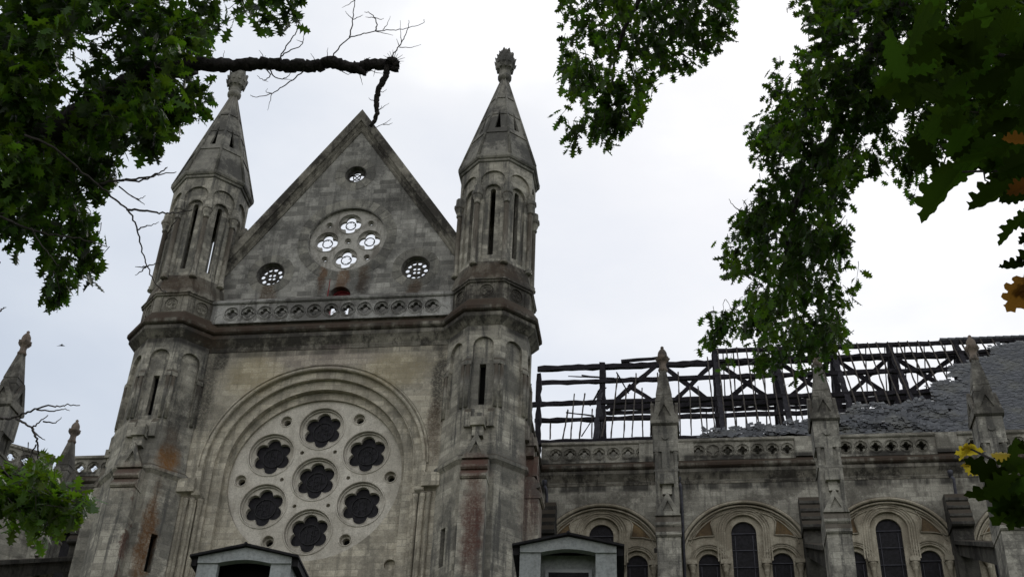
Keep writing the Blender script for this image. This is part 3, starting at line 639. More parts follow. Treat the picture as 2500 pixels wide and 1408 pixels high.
# downpipes
for x in (6.98, 12.75, 24.05):
    d = MB(); d.tube([(x-.1, 10.85, 26.95), (x-.02, 10.78, 26.75), (x, 10.95, 26.5), (x, 11.0, 2)], .065, 8); d.lathe([(0, .08), (.25, .12), (.27, .12)], 8, (x-.1, 10.85, 26.9))
    for z in (25.6, 24.2, 22.6, 21): d.lathe([(0, .08), (.06, .08)], 8, (x, 11.0, z))
    d.build('downpipe', 'pipe', nave)

# --- buttress piers with pinnacles (local origin: pier centre, front face at y=-.55)
def make_pier():
    root = MB()
    root.box(-.43, .43, -.72, .6, 0, 21.2)                                 # lower stage
    for z0, z1, d in ((21.62, 22.05, .74), (21.20, 21.60, .82)):
        root.prism([(.6, z0), (-d+.06, z0), (-d, z0+.06), (-d, z0+.16), (-d+.12, z1), (.6, z1)], -.46, .46)
    root.box(-.42, .42, -.52, .55, 22.05, 23.9); root.box(-.46, .46, -.53, .56, 23.9, 24.0)
    root.add(*plate([(-.46, 22.06), (.46, 22.06), (0, 23.0)], [[(-.2, 22.22), (.2, 22.22), (0, 22.66)]], .14), fr((0, -.70, 0)))
    root.add(*plate([(-.42, 22.06), (.42, 22.06), (0, 22.94)], [], .2), fr((0, -.62, 0)))
    root.box(-.17, .17, -.66, -.5, 22.92, 23.28); root.box(-.26, .26, -.80, -.5, 23.28, 23.68)
    root.box(-.30, .30, -.42, .40, 24.0, 24.75)
    for sx in (-1, 1):
        for sy in (-1, 1): root.lathe([(24.0, .1), (24.08, .075), (24.6, .075), (24.68, .1), (24.76, .12)], 8, (sx*.35, sy*.37-.02, 0))
    root.box(-.15, .15, -.50, -.3, 24.0, 24.75)
    root.box(-.47, .47, -.50, .48, 24.75, 25.85)
    root.lathe([(0, .13), (.05, .13), (.07, .1)], 14, (0, 0, 0)) if False else None
    root.add(*plate(circ(0, 25.36, .13, 16), [], .08), fr((0, -.55, 0)))
    pier = root.build('buttress_pier', 'pier', church)
    pn = MB(); pn.prism([(-.52, 25.85), (-.60, 25.92), (-.60, 26.05), (.58, 26.05), (.58, 25.92), (.5, 25.85)], -.54, .54)
    for n_, off in (((0, -1, 0), .56), ((-1, 0, 0), .53), ((1, 0, 0), .53), ((0, 1, 0), .54)):
        m = fr((n_[0]*off, n_[1]*off, 0), n_)
        pn.add(*plate([(-.55, 26.05), (.55, 26.05), (.1, 27.0), (0, 27.12), (-.1, 27.0)], [[(-.26, 26.22), (.26, 26.22), (0, 26.76)]], .12), m)
        pn.add(*plate([(-.5, 26.05), (.5, 26.05), (0, 27.0)], [], .3), m @ Matrix.Translation((0, 0, -.08)))
    pn.rings([(26.0, .46), (27.0, .33), (27.02, .345), (27.3, .295), (27.32, .31), (28.58, .115)], 4, PI/4, math.sqrt(2))
    pn.rings([(26.0, .47), (28.55, .12)], 8)
    pn.build('pinnacle', 'pinnacle', pier)
    fi = MB(); fi.lathe([(28.50, .13), (28.55, .18), (28.62, .19), (28.68, .15), (28.8, .13), (28.92, .14), (29.02, .22), (29.10, .27), (29.17, .25), (29.22, .17), (29.3, .19), (29.42, .17), (29.52, .11), (29.58, .06), (29.66, .07), (29.72, .01)], 12)
    for i in range(6):
        a = 2*PI*i/6; x, y = math.cos(a), math.sin(a)
        fi.add([(x*.2-y*.07, y*.2+x*.07, 28.98), (x*.2+y*.07, y*.2-x*.07, 28.98), (x*.31, y*.31, 29.14), (x*.2, y*.2, 29.19)], [(0, 1, 2), (0, 2, 3), (1, 3, 2), (0, 3, 1)])
    fi.build('finial', 'finial', pier)
    return pier
pier0 = make_pier()
def copy_tree(o, parent, loc):
    c_ = o.copy(); col.objects.link(c_); c_.parent = parent; c_.location = loc
    for ch in o.children:
        d_ = ch.copy(); col.objects.link(d_); d_.parent = c_
    return c_
PX = [12.23, 18.18, 24.08, 30.0]
pier0.location = (PX[0], 4.2, -.10)
for x in PX[1:]: copy_tree(pier0, church, (x, 4.2, -.10))
copy_tree(pier0, church, (-13.68, 2.1, .45)); copy_tree(pier0, church, (-14.0, 8.35, -.2)); copy_tree(pier0, church, (-18.3, 10.2, -.4))
def flyer(x, yp, yw):
    f = MB(); zt = lambda y: 21.2+(y-4.7)*.46
    f.prism([(yp, zt(yp)), (yw, zt(yw)), (yw, zt(yw)-.62), (yp, zt(yp)-.85)], x-.30, x+.30)
    f.prism([(yp, zt(yp)+.02), (yw, zt(yw)+.02), (yw, zt(yw)-.14), (yp, zt(yp)-.16)], x-.44, x+.44)
    f.box(x-.40, x+.40, 10.45, 11.2, 14, 24.4)
    for k in range(4):
        z0 = 24.4+k*.42; d = 10.15+.14*k; f.prism([(11.2, z0), (d+.06, z0), (d, z0+.05), (d, z0+.16), (d+.16, z0+.40), (11.2, z0+.40)], x-.45, x+.45)
    f.build('flying_buttress', 'soot', church)
for x in PX: flyer(x-.12, 4.7, 10.5)
flyer(-13.6, 2.6, 10.5)
# wall buttress at the corner behind the right turret
b = MB(); b.box(6.5, 7.5, 10.3, 11.2, 12, 24.4)
for k in range(4): b.prism([(11.2, 24.4+k*.42), (10.16+.14*k, 24.4+k*.42), (10.12+.14*k, 24.55+k*.42), (10.26+.14*k, 24.80+k*.42), (11.2, 24.80+k*.42)], 6.5, 7.42)
b.build('wall_buttress', 'soot', church)

# --- left part: choir wall, parapet that turns away, arched windows
lw = MB(); lw.add(*plate(rect(-16.0, -6.6, 0, 27.1), [archpoly(1.0, 24.5, 19, -14.35, 24)], .3), fr((0, 11.15, 0)))
lw.box(-16, -6.6, 11.7, 12.0, 0, 28.1)
mA = Matrix.Translation((-16.0, 11.15, 0)) @ Matrix.Rotation(R(-135), 4, 'Z')
lw.add(*plate(rect(-5.5, 0, 0, 27.1), [archpoly(1.1, 23.6, 18, -2.7, 24)], .3), Matrix.Translation((-16.0, 11.15, 0)) @ Matrix.Rotation(R(40), 4, 'Z') @ fr((0, 0, 0)))
choir = lw.build('choir_wall', 'nave', church)
for xx, zs, hw, mm in ((-14.35, 24.5, 1.0, Matrix.Identity(4)), (-2.7, 23.6, 1.1, Matrix.Translation((-16.0, 11.15, 0)) @ Matrix.Rotation(R(40), 4, 'Z') @ Matrix.Translation((0, -11.15, 0)))):
    q = MB(); nn = mm.to_3x3() @ Vector((0, -1, 0))
    for k in range(3): q.torus(mm @ Vector((xx, 11.13+.02*k, zs)), hw+.08+.1*(2-k)-.1, .06, nn, 0, PI, 28, 6)
    q.build('arch_moulding', 'arch', choir)
    p = MB(); p.add(*plate(archpoly(hw, zs, 18, xx, 20), [], .02), mm @ fr((0, 11.38, 0))); p.build('window', 'glass', choir)
c = MB(); c.prism(CORN(11.15), -15.8, -7.0); c.prism(CORN(0), -5.4, -.15, Matrix.Translation((-16.0, 11.15, 0)) @ Matrix.Rotation(R(40), 4, 'Z')); c.build('cornice', 'trim', choir)
parapet('parapet', 13, .66, 10.95, 28.47, -15.9, -7.0, parent=choir, matn='nave')
parapet('parapet', 7, .7, -.2, 28.47, -5.4, -.2, frm=Matrix.Translation((-16.0, 11.15, 0)) @ Matrix.Rotation(R(40), 4, 'Z'), parent=choir, matn='nave')

# --- burned nave roof: open charred frame, loose battens, remaining slates
YR, ZRG, YE, ZE = 16.8, 37.25, 11.8, 29.55
def slope(y): return ZE+(y-YE)*(ZRG-ZE)/(YR-YE)
roof = MB(); rnd = random.Random(11)
def beam(mb, p0, p1, w_, h_, jag=.02, n=None):
    p0, p1 = Vector(p0), Vector(p1); L = (p1-p0).length; n = n or max(2, int(L/.35)); t = (p1-p0).normalized()
    a = t.cross(Vector((0, 0, 1))); a = (a if a.length > .1 else Vector((1, 0, 0))).normalized(); b_ = a.cross(t).normalized(); v = []
    w_ *= .86; h_ *= .86
    for i in range(n+1):
        p = p0+(p1-p0)*i/n
        for s1, s2 in ((-1, -1), (1, -1), (1, 1), (-1, 1)):
            j = rnd.uniform(-jag, jag); v.append(tuple(p+a*(s1*(w_/2+j))+b_*(s2*(h_/2+rnd.uniform(-jag, jag)))))
    f = [(i*4+k, i*4+(k+1) % 4, (i+1)*4+(k+1) % 4, (i+1)*4+k) for i in range(n) for k in range(4)]+[(3, 2, 1, 0), (n*4, n*4+1, n*4+2, n*4+3)]
    mb.add(v, f)
XB = 33.0
beam(roof, (6.3, YE, ZE-.02), (XB, YE, ZE-.02), .28, .26)
rf = roof.build('roof_frame', 'char', church); tag(rf, 'charred open roof timbers against the sky')
def part(name, mat, segs, **k):
    mb = MB()
    for s_ in segs: beam(mb, *s_, **k)
    return mb.build(name, mat, rf)
for x0, x1, y, z, w_, h_ in ((6.1, XB, 12.97, None, .16, .22), (5.85, XB, 13.9, None, .18, .26), (6.0, XB, 15.15, None, .18, .24), (14.8, XB, 16.15, None, .16, .2), (9.4, XB, YR, 34.15, .22, .32), (5.7, XB, YR, 36.55, .22, .32),
        (6.2, XB, 2*YR-YE, ZE+.05, .2, .26), (9.0, XB, 18.4, 34.75, .16, .2)):
    part('purlin', 'char', [((x0, y, z or slope(y)), (x1, y, z or slope(y)), w_, h_)], jag=.03)
part('ridge_beam', 'char', [((14.8, YR, ZRG), (XB, YR, ZRG), .2, .22)])
part('ridge_beam', 'char', [((10.0, YR-.1, 36.78), (12.35, YR-.1, 36.92), .16, .14)])
TR = [9.05, 14.75, 17.75, 20.6, 23.4, 26.6, 29.6, 32.4]
for i, x in enumerate(TR):
    part('king_post', 'char', [((x, YR, 30.2 if i else 29.8), (x, YR, 36.75 if i == 0 else 37.3), .34, .34)], jag=.035)
    seg = [((x, YE, ZE), (x, YR, ZRG-.2) if i else (x, 14.6, slope(14.6)-.1), .26, .30)]
    if i: seg.append(((x, YR, ZRG-.2), (x, 2*YR-YE, ZE), .26, .30))
    seg.append(((x, YE, ZE+.1), (x, 2*YR-YE, ZE+.1), .28, .32)); seg.append(((x+.05, 12.6, ZE+.2), (x+.05, 14.3, 32.6), .22, .24))
    part('truss', 'char', seg, jag=.035)
part('king_post', 'char', [((6.35, 12.5, 29.2), (6.3, 12.5, 33.6), .26, .26)], jag=.05)
part('king_post', 'char', [((6.0, 12.6, 31.2), (5.85, 12.6, 33.2), .14, .14)], jag=.05)
for i in range(len(TR)-1):
    a, b_ = TR[i]+.15, TR[i+1]-.15; m_ = (a+b_)/2
    if i == 0:
        m_ = 12.0
        part('brace', 'char', [((a, YR, 34.1), (m_-.25, YR, 36.5), .18, .22)]); part('brace', 'char', [((10.35, YR, 35.4), (m_, YR, 34.1), .16, .2)])
        part('brace', 'char', [((m_+.1, YR, 36.5), (b_, YR, 34.1), .18, .22)]); part('brace', 'char', [((m_+.3, YR+.02, 34.1), (b_, YR+.02, 36.5), .18, .22)])
    else:
        part('brace', 'char', [((a, YR, 36.5), (b_, YR, 34.1), .18, .22)]); part('brace', 'char', [((a, YR+.03, 34.1), (b_, YR+.03, 36.5), .18, .22)])
# rafters (thin): front slope
x = 7.0
while x < 28.5:
    top = 16.75 if x > 14.6 else (rnd.choice([12.9, 13.6, 14.4, 15.3, 15.3, 16.2]) if x > 9.3 else rnd.choice([12.6, 13.3, 14.2]))
    if rnd.random() < .93: part('rafter', 'lath', [((x+rnd.uniform(-.04, .04), YE+.05, ZE+.22), (x+rnd.uniform(-.08, .08)*(2 if x < 12 else 1), top, slope(top)+.22), .065, .075)], jag=.012)
    x += .50 if x > 12.3 else rnd.uniform(.34, .6)
x = 9.2
while x < 27.5:
    top = rnd.uniform(30.3, 33.5) if x < 12.5 else rnd.choice([33.5, 34.8, 37.2, 37.2, 37.2]); yy = 2*YR-YE-(top-ZE)*(YR-YE)/(ZRG-ZE)
    if rnd.random() < .85: part('rafter', 'lath', [((x, 2*YR-YE, ZE+.1), (x+rnd.uniform(-.1, .1), yy, top), .06, .07)], jag=.012)
    x += .5
# fallen laths
for p0, p1, d in (((1387, 918), (1500, 923), 56), ((1420, 916), (1500, 925), 56), ((1382, 1006), (1450, 1015), 53), ((1420, 1065), (1450, 1017), 53), ((1505, 908), (1535, 960), 57), ((1450, 975), (1480, 945), 55), ((1470, 940), (1440, 990), 55.5)):
    part('lath', 'char', [(tuple(at(*p0, d)), tuple(at(*p1, d+.4)), .05, .05)], jag=.012)
# slates: each tile set on the slope, jagged edge where the fire stopped
pn = Vector((0, -(ZRG-ZE), YR-YE)).normalized()
EDGE = [(1690, 1085), (1712, 1062), (1735, 1054), (1790, 1050), (1830, 1042), (1870, 1046), (1915, 1038), (1960, 1036), (2000, 1030), (2045, 1012), (2075, 1008), (2100, 992), (2150, 992), (2185, 998), (2210, 984), (2240, 978), (2272, 982), (2280, 962), (2262, 946), (2310, 932), (2316, 905), (2335, 893), (2365, 888), (2385, 872), (2420, 872), (2412, 850), (2440, 842), (2500, 836), (2600, 832), (2700, 825), (2700, 1120), (1690, 1120)]
def inpoly(x, y, P):
    c_ = False; j = len(P)-1
    for i in range(len(P)):
        if (P[i][1] > y) != (P[j][1] > y) and x < (P[j][0]-P[i][0])*(y-P[i][1])/(P[j][1]-P[i][1])+P[i][0]: c_ = not c_
        j = i
    return c_
def px(P):
    q = np.array(P)-CAM; z = q@FW; return 1250+F*(q@RT)/z, 704-F*(q@UP)/z
sl_ = MB(); rnd = random.Random(21); SL = math.hypot(YR-YE, ZRG-ZE); row = 0; d = -.75; dirv = Vector((0, YR-YE, ZRG-ZE)).normalized()
while d < SL:
    x = 12.5+(row % 2)*.09
    while x < XB:
        p = Vector((x, YE, ZE))+dirv*d+pn*.30; u, v_ = px(p)
        if inpoly(u+rnd.gauss(0, 4), v_+rnd.gauss(0, 3), EDGE) and not ((abs(u-2312) < 9 and abs(v_-1006) < 6) or (abs(u-2325) < 10 and abs(v_-928) < 5)):
            near = min(1, max(0, (1-max(0, min(1, (u-2150)/320)))*1.15)); jt = near*near*.8
            lift = rnd.uniform(0, .015)+jt*rnd.random()*.09; w2_, h2_ = .175+.1*jt*rnd.random(), .22+.1*jt*rnd.random(); ra = rnd.gauss(0, .02+.28*jt); tl = rnd.gauss(0, .02+.14*jt)
            t_ = .008+.006*jt
            ax = Vector((math.cos(ra), 0, 0))+dirv*math.sin(ra); up_ = (dirv*math.cos(ra)-Vector((math.sin(ra), 0, 0))+pn*(tl-.06)).normalized(); lift += jt*.32*max(0, mnoise.noise(p*1.3)+.15); c_ = p+pn*lift; tl += jt*.9*mnoise.noise(p*1.3+Vector((5, 3, 1))); w2_ *= .8+.5*rnd.random()
            nn = ax.cross(up_).normalized()
            if nn.dot(pn) < 0: nn = -nn
            k_ = rnd.uniform(.6, 1) if jt > .4 else 1
            A, B, C_, D_ = c_, c_+ax*w2_*k_, c_+ax*w2_*k_+up_*h2_, c_+up_*h2_*k_
            sl_.add([A, B, C_, D_, A+nn*t_, B+nn*t_, C_+nn*t_, D_+nn*t_], [(4, 5, 6, 7), (0, 1, 5, 4), (1, 2, 6, 5), (3, 0, 4, 7)])
        x += .18
    d += .095; row += 1
slm, snt = newmat('slate_tiles'); o_ = N(snt, 'ShaderNodeOutputMaterial'); b_ = N(snt, 'ShaderNodeBsdfPrincipled'); ge = N(snt, 'ShaderNodeNewGeometry')
sc = mixc(snt, ge.outputs['Random Per Island'], (.02, .021, .024), (.06, .062, .067)); sc = mixc(snt, mrange(snt, noise(snt, ge.outputs['Position'], .9, 5, .6), .45, .7, 0, .6), sc, (.085, .082, .06))
snt.links.new(sc, b_.inputs['Base Color']); b_.inputs['Roughness'].default_value = .55; snt.links.new(b_.outputs[0], o_.inputs[0]); M['slates'] = slm
slates = sl_.build('slate_covering', 'slates', church); tag(slates, 'broken grey slates left on the nave roof')
bd = MB()                                     # close boarding under the surviving slates, right part and ridge
def bq(x0, x1, y0, y1, o=.2):
    bd.add([Vector((x0, y0, slope(y0)))+pn*o, Vector((x1, y0, slope(y0)))+pn*o, Vector((x1, y1, slope(y1)))+pn*o, Vector((x0, y1, slope(y1)))+pn*o, Vector((x0, y0, slope(y0)))+pn*(o+.03), Vector((x1, y0, slope(y0)))+pn*(o+.03), Vector((x1, y1, slope(y1)))+pn*(o+.03), Vector((x0, y1, slope(y1)))+pn*(o+.03)], [(0, 3, 2, 1), (4, 5, 6, 7), (0, 1, 5, 4), (1, 2, 6, 5), (2, 3, 7, 6), (3, 0, 4, 7)])
bd_rows = 34; rnd = random.Random(5)
for r_ in range(-3, bd_rows):
    y0 = YE+(YR-YE)*r_/bd_rows; y1 = YE+(YR-YE)*(r_+.93)/bd_rows; p = Vector((0, (y0+y1)/2, slope((y0+y1)/2)))
    xs = 14.0
    while xs < XB and not inpoly(*px(Vector((xs, p.y, p.z))+pn*.3), EDGE): xs += .15
    if r_ < 0: xs = max(xs, 17.5)
    if xs < XB: bq(xs+rnd.uniform(.1, .5), XB, y0, y1)
bd.build('roof_boarding', 'char', slates)
rt = MB(); x = 25.9
while x < XB: rt.lathe([(0, .0), (.02, .11), (.38, .10), (.4, 0)], 8) if False else rt.tube([(x, YR-.03, ZRG+.17), (x+.42, YR-.03, ZRG+.17)], [.11, .085], 8); x += .38
rt.build('ridge_tiles', 'slate', slates)

# ------------------------------------------------------------------ house with dormers, below and in front
house = empty('house', (9.5, -17, 0), 'low pale rendered house with two gabled dormers in front of the church', 'house')
HR = R(3.3); HM = Matrix.Translation((10.94, -21.22, 0)) @ Matrix.Rotation(HR, 4, 'Z')
HI = Matrix.Translation((-9.5, 17, 0)) @ HM
b = MB(); b.box(-12, 8, .9, 9, 0, 7.4, HI); hwall = b.build('wall', 'render', house)
b = MB(); b.prism([(.4, 7.2), (3.2, 9.15), (6.2, 9.15), (9.6, 7.2)], -12.4, 8.4, HI); b.build('roof', 'rooftile', house)
def dormer(cx, zoff, win):
    m = HI @ Matrix.Translation((cx, 0, zoff)); d = MB(); za = 9.96; hw = .74; ze = 9.80
    body = [(-hw, 9.70), (-.42, 9.70)]+[(-.42+.84*i/12, 9.70+.055*math.sin(PI*i/12)) for i in range(1, 12)]+[(.42, 9.70), (hw, 9.70), (hw, za-.155), (0, za), (-hw, za-.155)]
    d.add(*plate(body, [], .14), m @ fr((0, 0, 0)))
    for s in (-1, 1): d.box(s*.58-.16, s*.58+.16, .03, .15, 7.8, 9.699, m)
    for s in (-1, 1): d.box(s*(hw-.02)-.02, s*(hw-.02)+.02, .15, 3.4, 7.8, za-.17, m)
    do = d.build('dormer', 'render', house)
    r = MB()
    for s in (-1, 1):
        v = [(0, -.07, za+.045), (0, 3.5, za+.045), (s*.86, 3.5, za-.15), (s*.86, -.07, za-.15), (0, -.07, za+.01), (0, 3.5, za+.01), (s*.86, 3.5, za-.185), (s*.86, -.07, za-.185)]
        r.add(v, [(0, 1, 2, 3), (7, 6, 5, 4), (0, 3, 7, 4), (3, 2, 6, 7), (2, 1, 5, 6)], m)
        r.box(s*.80-.045, s*.80+.045, .02, 3.5, za-.30, za-.17, m)
    r.build('dormer_roof', 'rooftile', do)
    r = MB(); r.tube([m @ Vector((0, -.08, za+.035)), m @ Vector((0, 3.5, za+.035))], .028, 8); r.build('ridge_cap', 'rooftile', do)
    v = MB(); v.box(-.43, .43, .35, .40, 7.8, 9.80, m); v.build('recess', 'shade_black' if not win else 'render', do)  # without a window the back panel is near-black, painted as interior shade
    if win:
        f = MB(); f.add(*plate(rect(-.36, .36, 8.3, 9.55), [rect(-.31, .31, 8.35, 9.50)], .05), m @ fr((0, .30, 0))); f.build('window_frame', 'frame', do)
        p = MB(); p.box(-.31, .31, .31, .33, 8.35, 9.5, m); p.build('pane', 'glass', do)
    return do
dormer(0, .02, True); dormer(-5.02, -.19, False)

# ------------------------------------------------------------------ trees
LEAFO = [(0, 0), (.018, 0), (.02, .12), (.09, .17), (.25, .15), (.15, .27), (.12, .33), (.24, .38), (.42, .40), (.25, .48), (.14, .55), (.22, .60), (.38, .68), (.20, .73), (.13, .79), (.22, .88), (.08, .90), (0, 1.0)]
LEAFN = [(0, 0), (.010, 0), (.012, .08), (.08, .10), (.17, .12), (.20, .17), (.16, .22), (.19, .26), (.30, .27), (.38, .33), (.33, .38), (.25, .42), (.29, .46), (.41, .49), (.45, .56), (.36, .60), (.24, .63), (.24, .67), (.33, .70), (.35, .78), (.24, .80), (.13, .82), (.14, .86), (.18, .92), (.08, .94), (0, 1.0)]
def leaf_geo(V_, F_, pos, direc, nrm, L, fold=.25, droop=.12, LEAFO=LEAFO):
    y = np.array(direc, float); y /= np.linalg.norm(y); n = np.array(nrm, float); n -= y*n.dot(y); n /= (np.linalg.norm(n)+1e-9); x = np.cross(y, n)
    o = len(V_); pts = LEAFO
    near = len(LEAFO) > 20; jr = random.Random(o)
    for s in (1, -1):
        ws = jr.uniform(.58, .95) if near else 1
        for (u, v) in pts:
            if near and 0 < v < 1: u = max(.006, u*ws+jr.uniform(-.022, .022)*(u > .05)); v = v+jr.uniform(-.018, .018)
            V_.append(tuple(pos+x*(s*u*L*.92)+y*(v*L)+n*(-abs(u)*fold*L*s*s-droop*L*v*v)))
    k = len(pts); a = list(range(o, o+k)); b = list(range(o+k, o+2*k))
    # weld midrib by sharing first/last of side one
    b[0] = a[0]; b[-1] = a[-1]
    F_.append(tuple(a)); F_.append(tuple(reversed(b)))
def leaves_obj(name, mat, V_, F_, parent):
    me = bpy.data.meshes.new(name); me.from_pydata(V_, [], F_); me.materials.append(M[mat]); me.update()
    o = bpy.data.objects.new(name, me); col.objects.link(o); o.parent = parent
    o.matrix_parent_inverse = Matrix.Translation(-Vector(parent.location)); return o
def rebase(o, parent): o.matrix_parent_inverse = Matrix.Translation(-Vector(parent.location)); return o
def crown(name, mat, parent, poly, d0, d1, nspray, per, L, seed, attract=None, spread=None, twigs=True, gaps=()):
    rnd = np.random.RandomState(seed); V_, F_ = [], []; tw = MB()
    xs = [p[0] for p in poly]; ys = [p[1] for p in poly]; sp = spread or L*1.25; n = 0; tries = 0
    cl = []
    while len(cl) < max(6, nspray//4):
        x, y = rnd.uniform(min(xs), max(xs)), rnd.uniform(min(ys), max(ys))
        if inpoly(x, y, poly): cl.append((x, y, rnd.uniform(d0, d1)))
    while n < nspray and tries < nspray*60:
        tries += 1; cc = cl[rnd.randint(len(cl))]; x, y = cc[0]+rnd.normal(0, 22), cc[1]+rnd.normal(0, 22)
        if not inpoly(x, y, poly) and rnd.rand() < .8: continue
        if any(math.hypot((x-gx), (y-gy)) < gr_ for gx, gy, gr_ in gaps): continue
        n += 1; d = cc[2]+rnd.normal(0, .15); c_ = at(x, y, d)
        tdir = rnd.normal(0, 1, 3); tdir[2] -= .6
        if attract is not None:
            ap = np.array(attract); tdir = tdir*.5+(c_-ap)/np.linalg.norm(c_-ap)*1.1
        tdir /= np.linalg.norm(tdir)
        base = c_-tdir*sp*1.2
        if twigs: tw.tube([base-tdir*sp*.3, base+rnd.normal(0, .02, 3), c_], [.005, .004, .002], 4)
        for k in range(per):
            t = (k+1)/per; q = base+tdir*sp*1.2*t+rnd.normal(0, .18*sp, 3)
            dr_ = tdir*.6+rnd.normal(0, .75, 3); dr_[2] -= .45; nr = rnd.normal(0, .5, 3); nr[2] += 1.0
            leaf_geo(V_, F_, q, dr_, nr, L*rnd.uniform(.65, 1.15), rnd.uniform(.05, .45), rnd.uniform(0, .3))
    nf = len(F_); o_ = len(V_); V_ += [tuple(v) for v in tw.v]; F_ += [tuple(i+o_ for i in f) for f in tw.f]
    o = leaves_obj(name, mat, V_, F_, parent); o.data.materials.append(M['twig'])
    for i in range(nf, len(F_)): o.data.polygons[i].material_index = 1
    return o
def smooth(P, k=4):
    if len(P) < 3: return list(P)
    P = [np.array(p) for p in P]; Q = []; E = [2*P[0]-P[1]]+P+[2*P[-1]-P[-2]]
    for i in range(1, len(E)-2):
        a, b, c, d = E[i-1:i+3]
        for j in range(k):
            t = j/k; Q.append(.5*((2*b)+(c-a)*t+(2*a-5*b+4*c-d)*t*t+(3*b-a-3*c+d)*t**3))
    return Q+[P[-1]]
def branch(name, mat, parent, pts, d, r0, r1, dd=None, n=8, wob=.0, seed=1):
    rnd = random.Random(seed); m = len(pts); P = []
    for i, p in enumerate(pts):
        di = d if dd is None else d+(dd-d)*i/(m-1); P.append(Vector(at(p[0], p[1], di)))
    # subdivide with a smooth wobble
    Q = []; RR = []
    sub = 7 if wob else 1
    for i in range(m-1):
        for k in range(sub):
            t = k/sub; q = P[i].lerp(P[i+1], t)
            if wob and k: q = q+Vector((rnd.uniform(-wob, wob), rnd.uniform(-wob, wob), rnd.uniform(-wob, wob)))
            Q.append(q); f = (i+t)/(m-1); RR.append((r0+(r1-r0)*f)*(1+(rnd.uniform(-.12, .12) if wob else 0)))
    Q.append(P[-1]); RR.append(r1)
    b = MB(); b.tube(Q, RR, n)
    if wob: b.v = [tuple(Vector(v)*1.0+Vector((rnd.uniform(-1, 1), rnd.uniform(-1, 1), rnd.uniform(-1, 1)))*r1*.16) for v in b.v]
    return rebase(b.build(name, mat, parent), parent)
def twigset(parent, lines, d, r=.006):
    for ln in lines:
        b = MB(); k = len(ln); P = [at(p[0], p[1], d+.15*math.sin(i*1.3+ln[0][0])) for i, p in enumerate(ln)]
        rr = r*(1.6 if k > 4 else 1); P = smooth(P); k = len(P); P = [q+(np.array([math.sin(j*2.1), math.cos(j*1.7), math.sin(j*2.9+1)])*rr*.6 if 0 < j < k-1 else 0) for j, q in enumerate(P)]; b.tube(P, [rr*(1-.65*i/(k-1)) for i in range(k)], 5)
        rebase(b.build('twig', 'twig', parent), parent)

# left oak
tl = empty('oak_tree', (3.6, -31.5, 0), 'dark oak with a bare broken limb reaching in front of the left turret', 'tree', 'oak trees framing the church')
b = MB(); b.tube([(0, 0, 0), (.1, .1, 3), (0, .3, 6), (.2, .5, 9), (.3, .6, 14)], [.42, .34, .28, .22, .12], 12); b.build('trunk', 'bark', tl)
branch('limb', 'bark', tl, [(60, 330), (140, 320), (230, 265), (330, 205), (400, 170), (470, 158)], 14.4, .17, .11, 13.6, 10, .01, 3)
limb = branch('limb', 'bark', tl, [(400, 172), (470, 158), (530, 159), (600, 158), (650, 155), (700, 161), (760, 163), (800, 152), (850, 163), (880, 166), (900, 158), (945, 157), (962, 160)], 13.6, .071, .050, 13.0, 14, .010, 4)
tag(limb, 'bare horizontal limb with a broken end')
branch('limb', 'bark', tl, [(860, 158), (885, 176), (893, 180)], 13.1, .04, .022, 13.05, 8, .004, 5)
branch('limb', 'bark', tl, [(946, 160), (942, 185), (925, 215), (918, 250), (921, 275), (915, 295), (905, 308)], 13.0, .034, .018, 12.9, 8, .005, 6)
branch('limb', 'bark', tl, [(950, 150), (962, 148), (968, 158), (966, 170), (956, 166)], 13.0, .045, .03, 12.98, 8, .006, 8)
TW = [[(808, 145), (825, 120), (850, 95), (880, 85), (910, 78), (945, 74), (975, 73), (1005, 66), (1032, 58), (1036, 48)], [(853, 92), (860, 60), (863, 30), (867, 0), (868, -20)], [(862, 48), (848, 35), (843, 28)], [(863, 48), (880, 40), (886, 37)],
      [(917, 75), (920, 60), (914, 43), (902, 32), (890, 30)], [(914, 43), (900, 43), (892, 42)], [(914, 43), (930, 48), (937, 45)], [(935, 73), (945, 60), (953, 40)], [(917, 77), (940, 82), (960, 87)], [(867, 0), (850, 12), (835, 19)],
      [(955, 140), (968, 122), (980, 105), (990, 85), (997, 65), (998, 50)], [(975, 116), (1005, 116), (1028, 109)], [(980, 104), (978, 80), (977, 50)], [(975, 114), (968, 95)],
      [(680, 148), (695, 120), (712, 95), (725, 75), (722, 50), (712, 25), (705, 0)], [(685, 139), (705, 125), (733, 113), (740, 100), (742, 80)], [(740, 104), (724, 98)],
      [(740, 175), (715, 195), (690, 212), (665, 228), (640, 235), (620, 237), (612, 232)], [(663, 228), (660, 245), (653, 270)], [(663, 228), (650, 225), (653, 216)],
      [(660, 172), (670, 188), (690, 193), (705, 185), (710, 176)], [(690, 193), (712, 195)], [(648, 168), (660, 182), (655, 190), (643, 196), (628, 185)], [(643, 196), (655, 200)],
      [(878, 182), (882, 195), (885, 208)], [(835, 175), (850, 182), (860, 177)], [(893, 180), (905, 172), (918, 165)], [(905, 172), (920, 178), (938, 180)], [(917, 165), (912, 187)],
      [(925, 222), (935, 225), (944, 218)], [(917, 247), (905, 244), (900, 239)], [(921, 272), (935, 262), (950, 252)], [(921, 272), (930, 265), (932, 258)], [(905, 310), (920, 310), (945, 298), (955, 290)], [(935, 304), (950, 304), (958, 300)],
      [(770, 150), (765, 140), (758, 131)], [(800, 150), (799, 130), (800, 117)], [(645, 145), (640, 133), (632, 123)], [(645, 145), (648, 136)], [(540, 148), (545, 138), (548, 124)], [(890, 148), (891, 142)], [(895, 150), (900, 142), (905, 141)]]
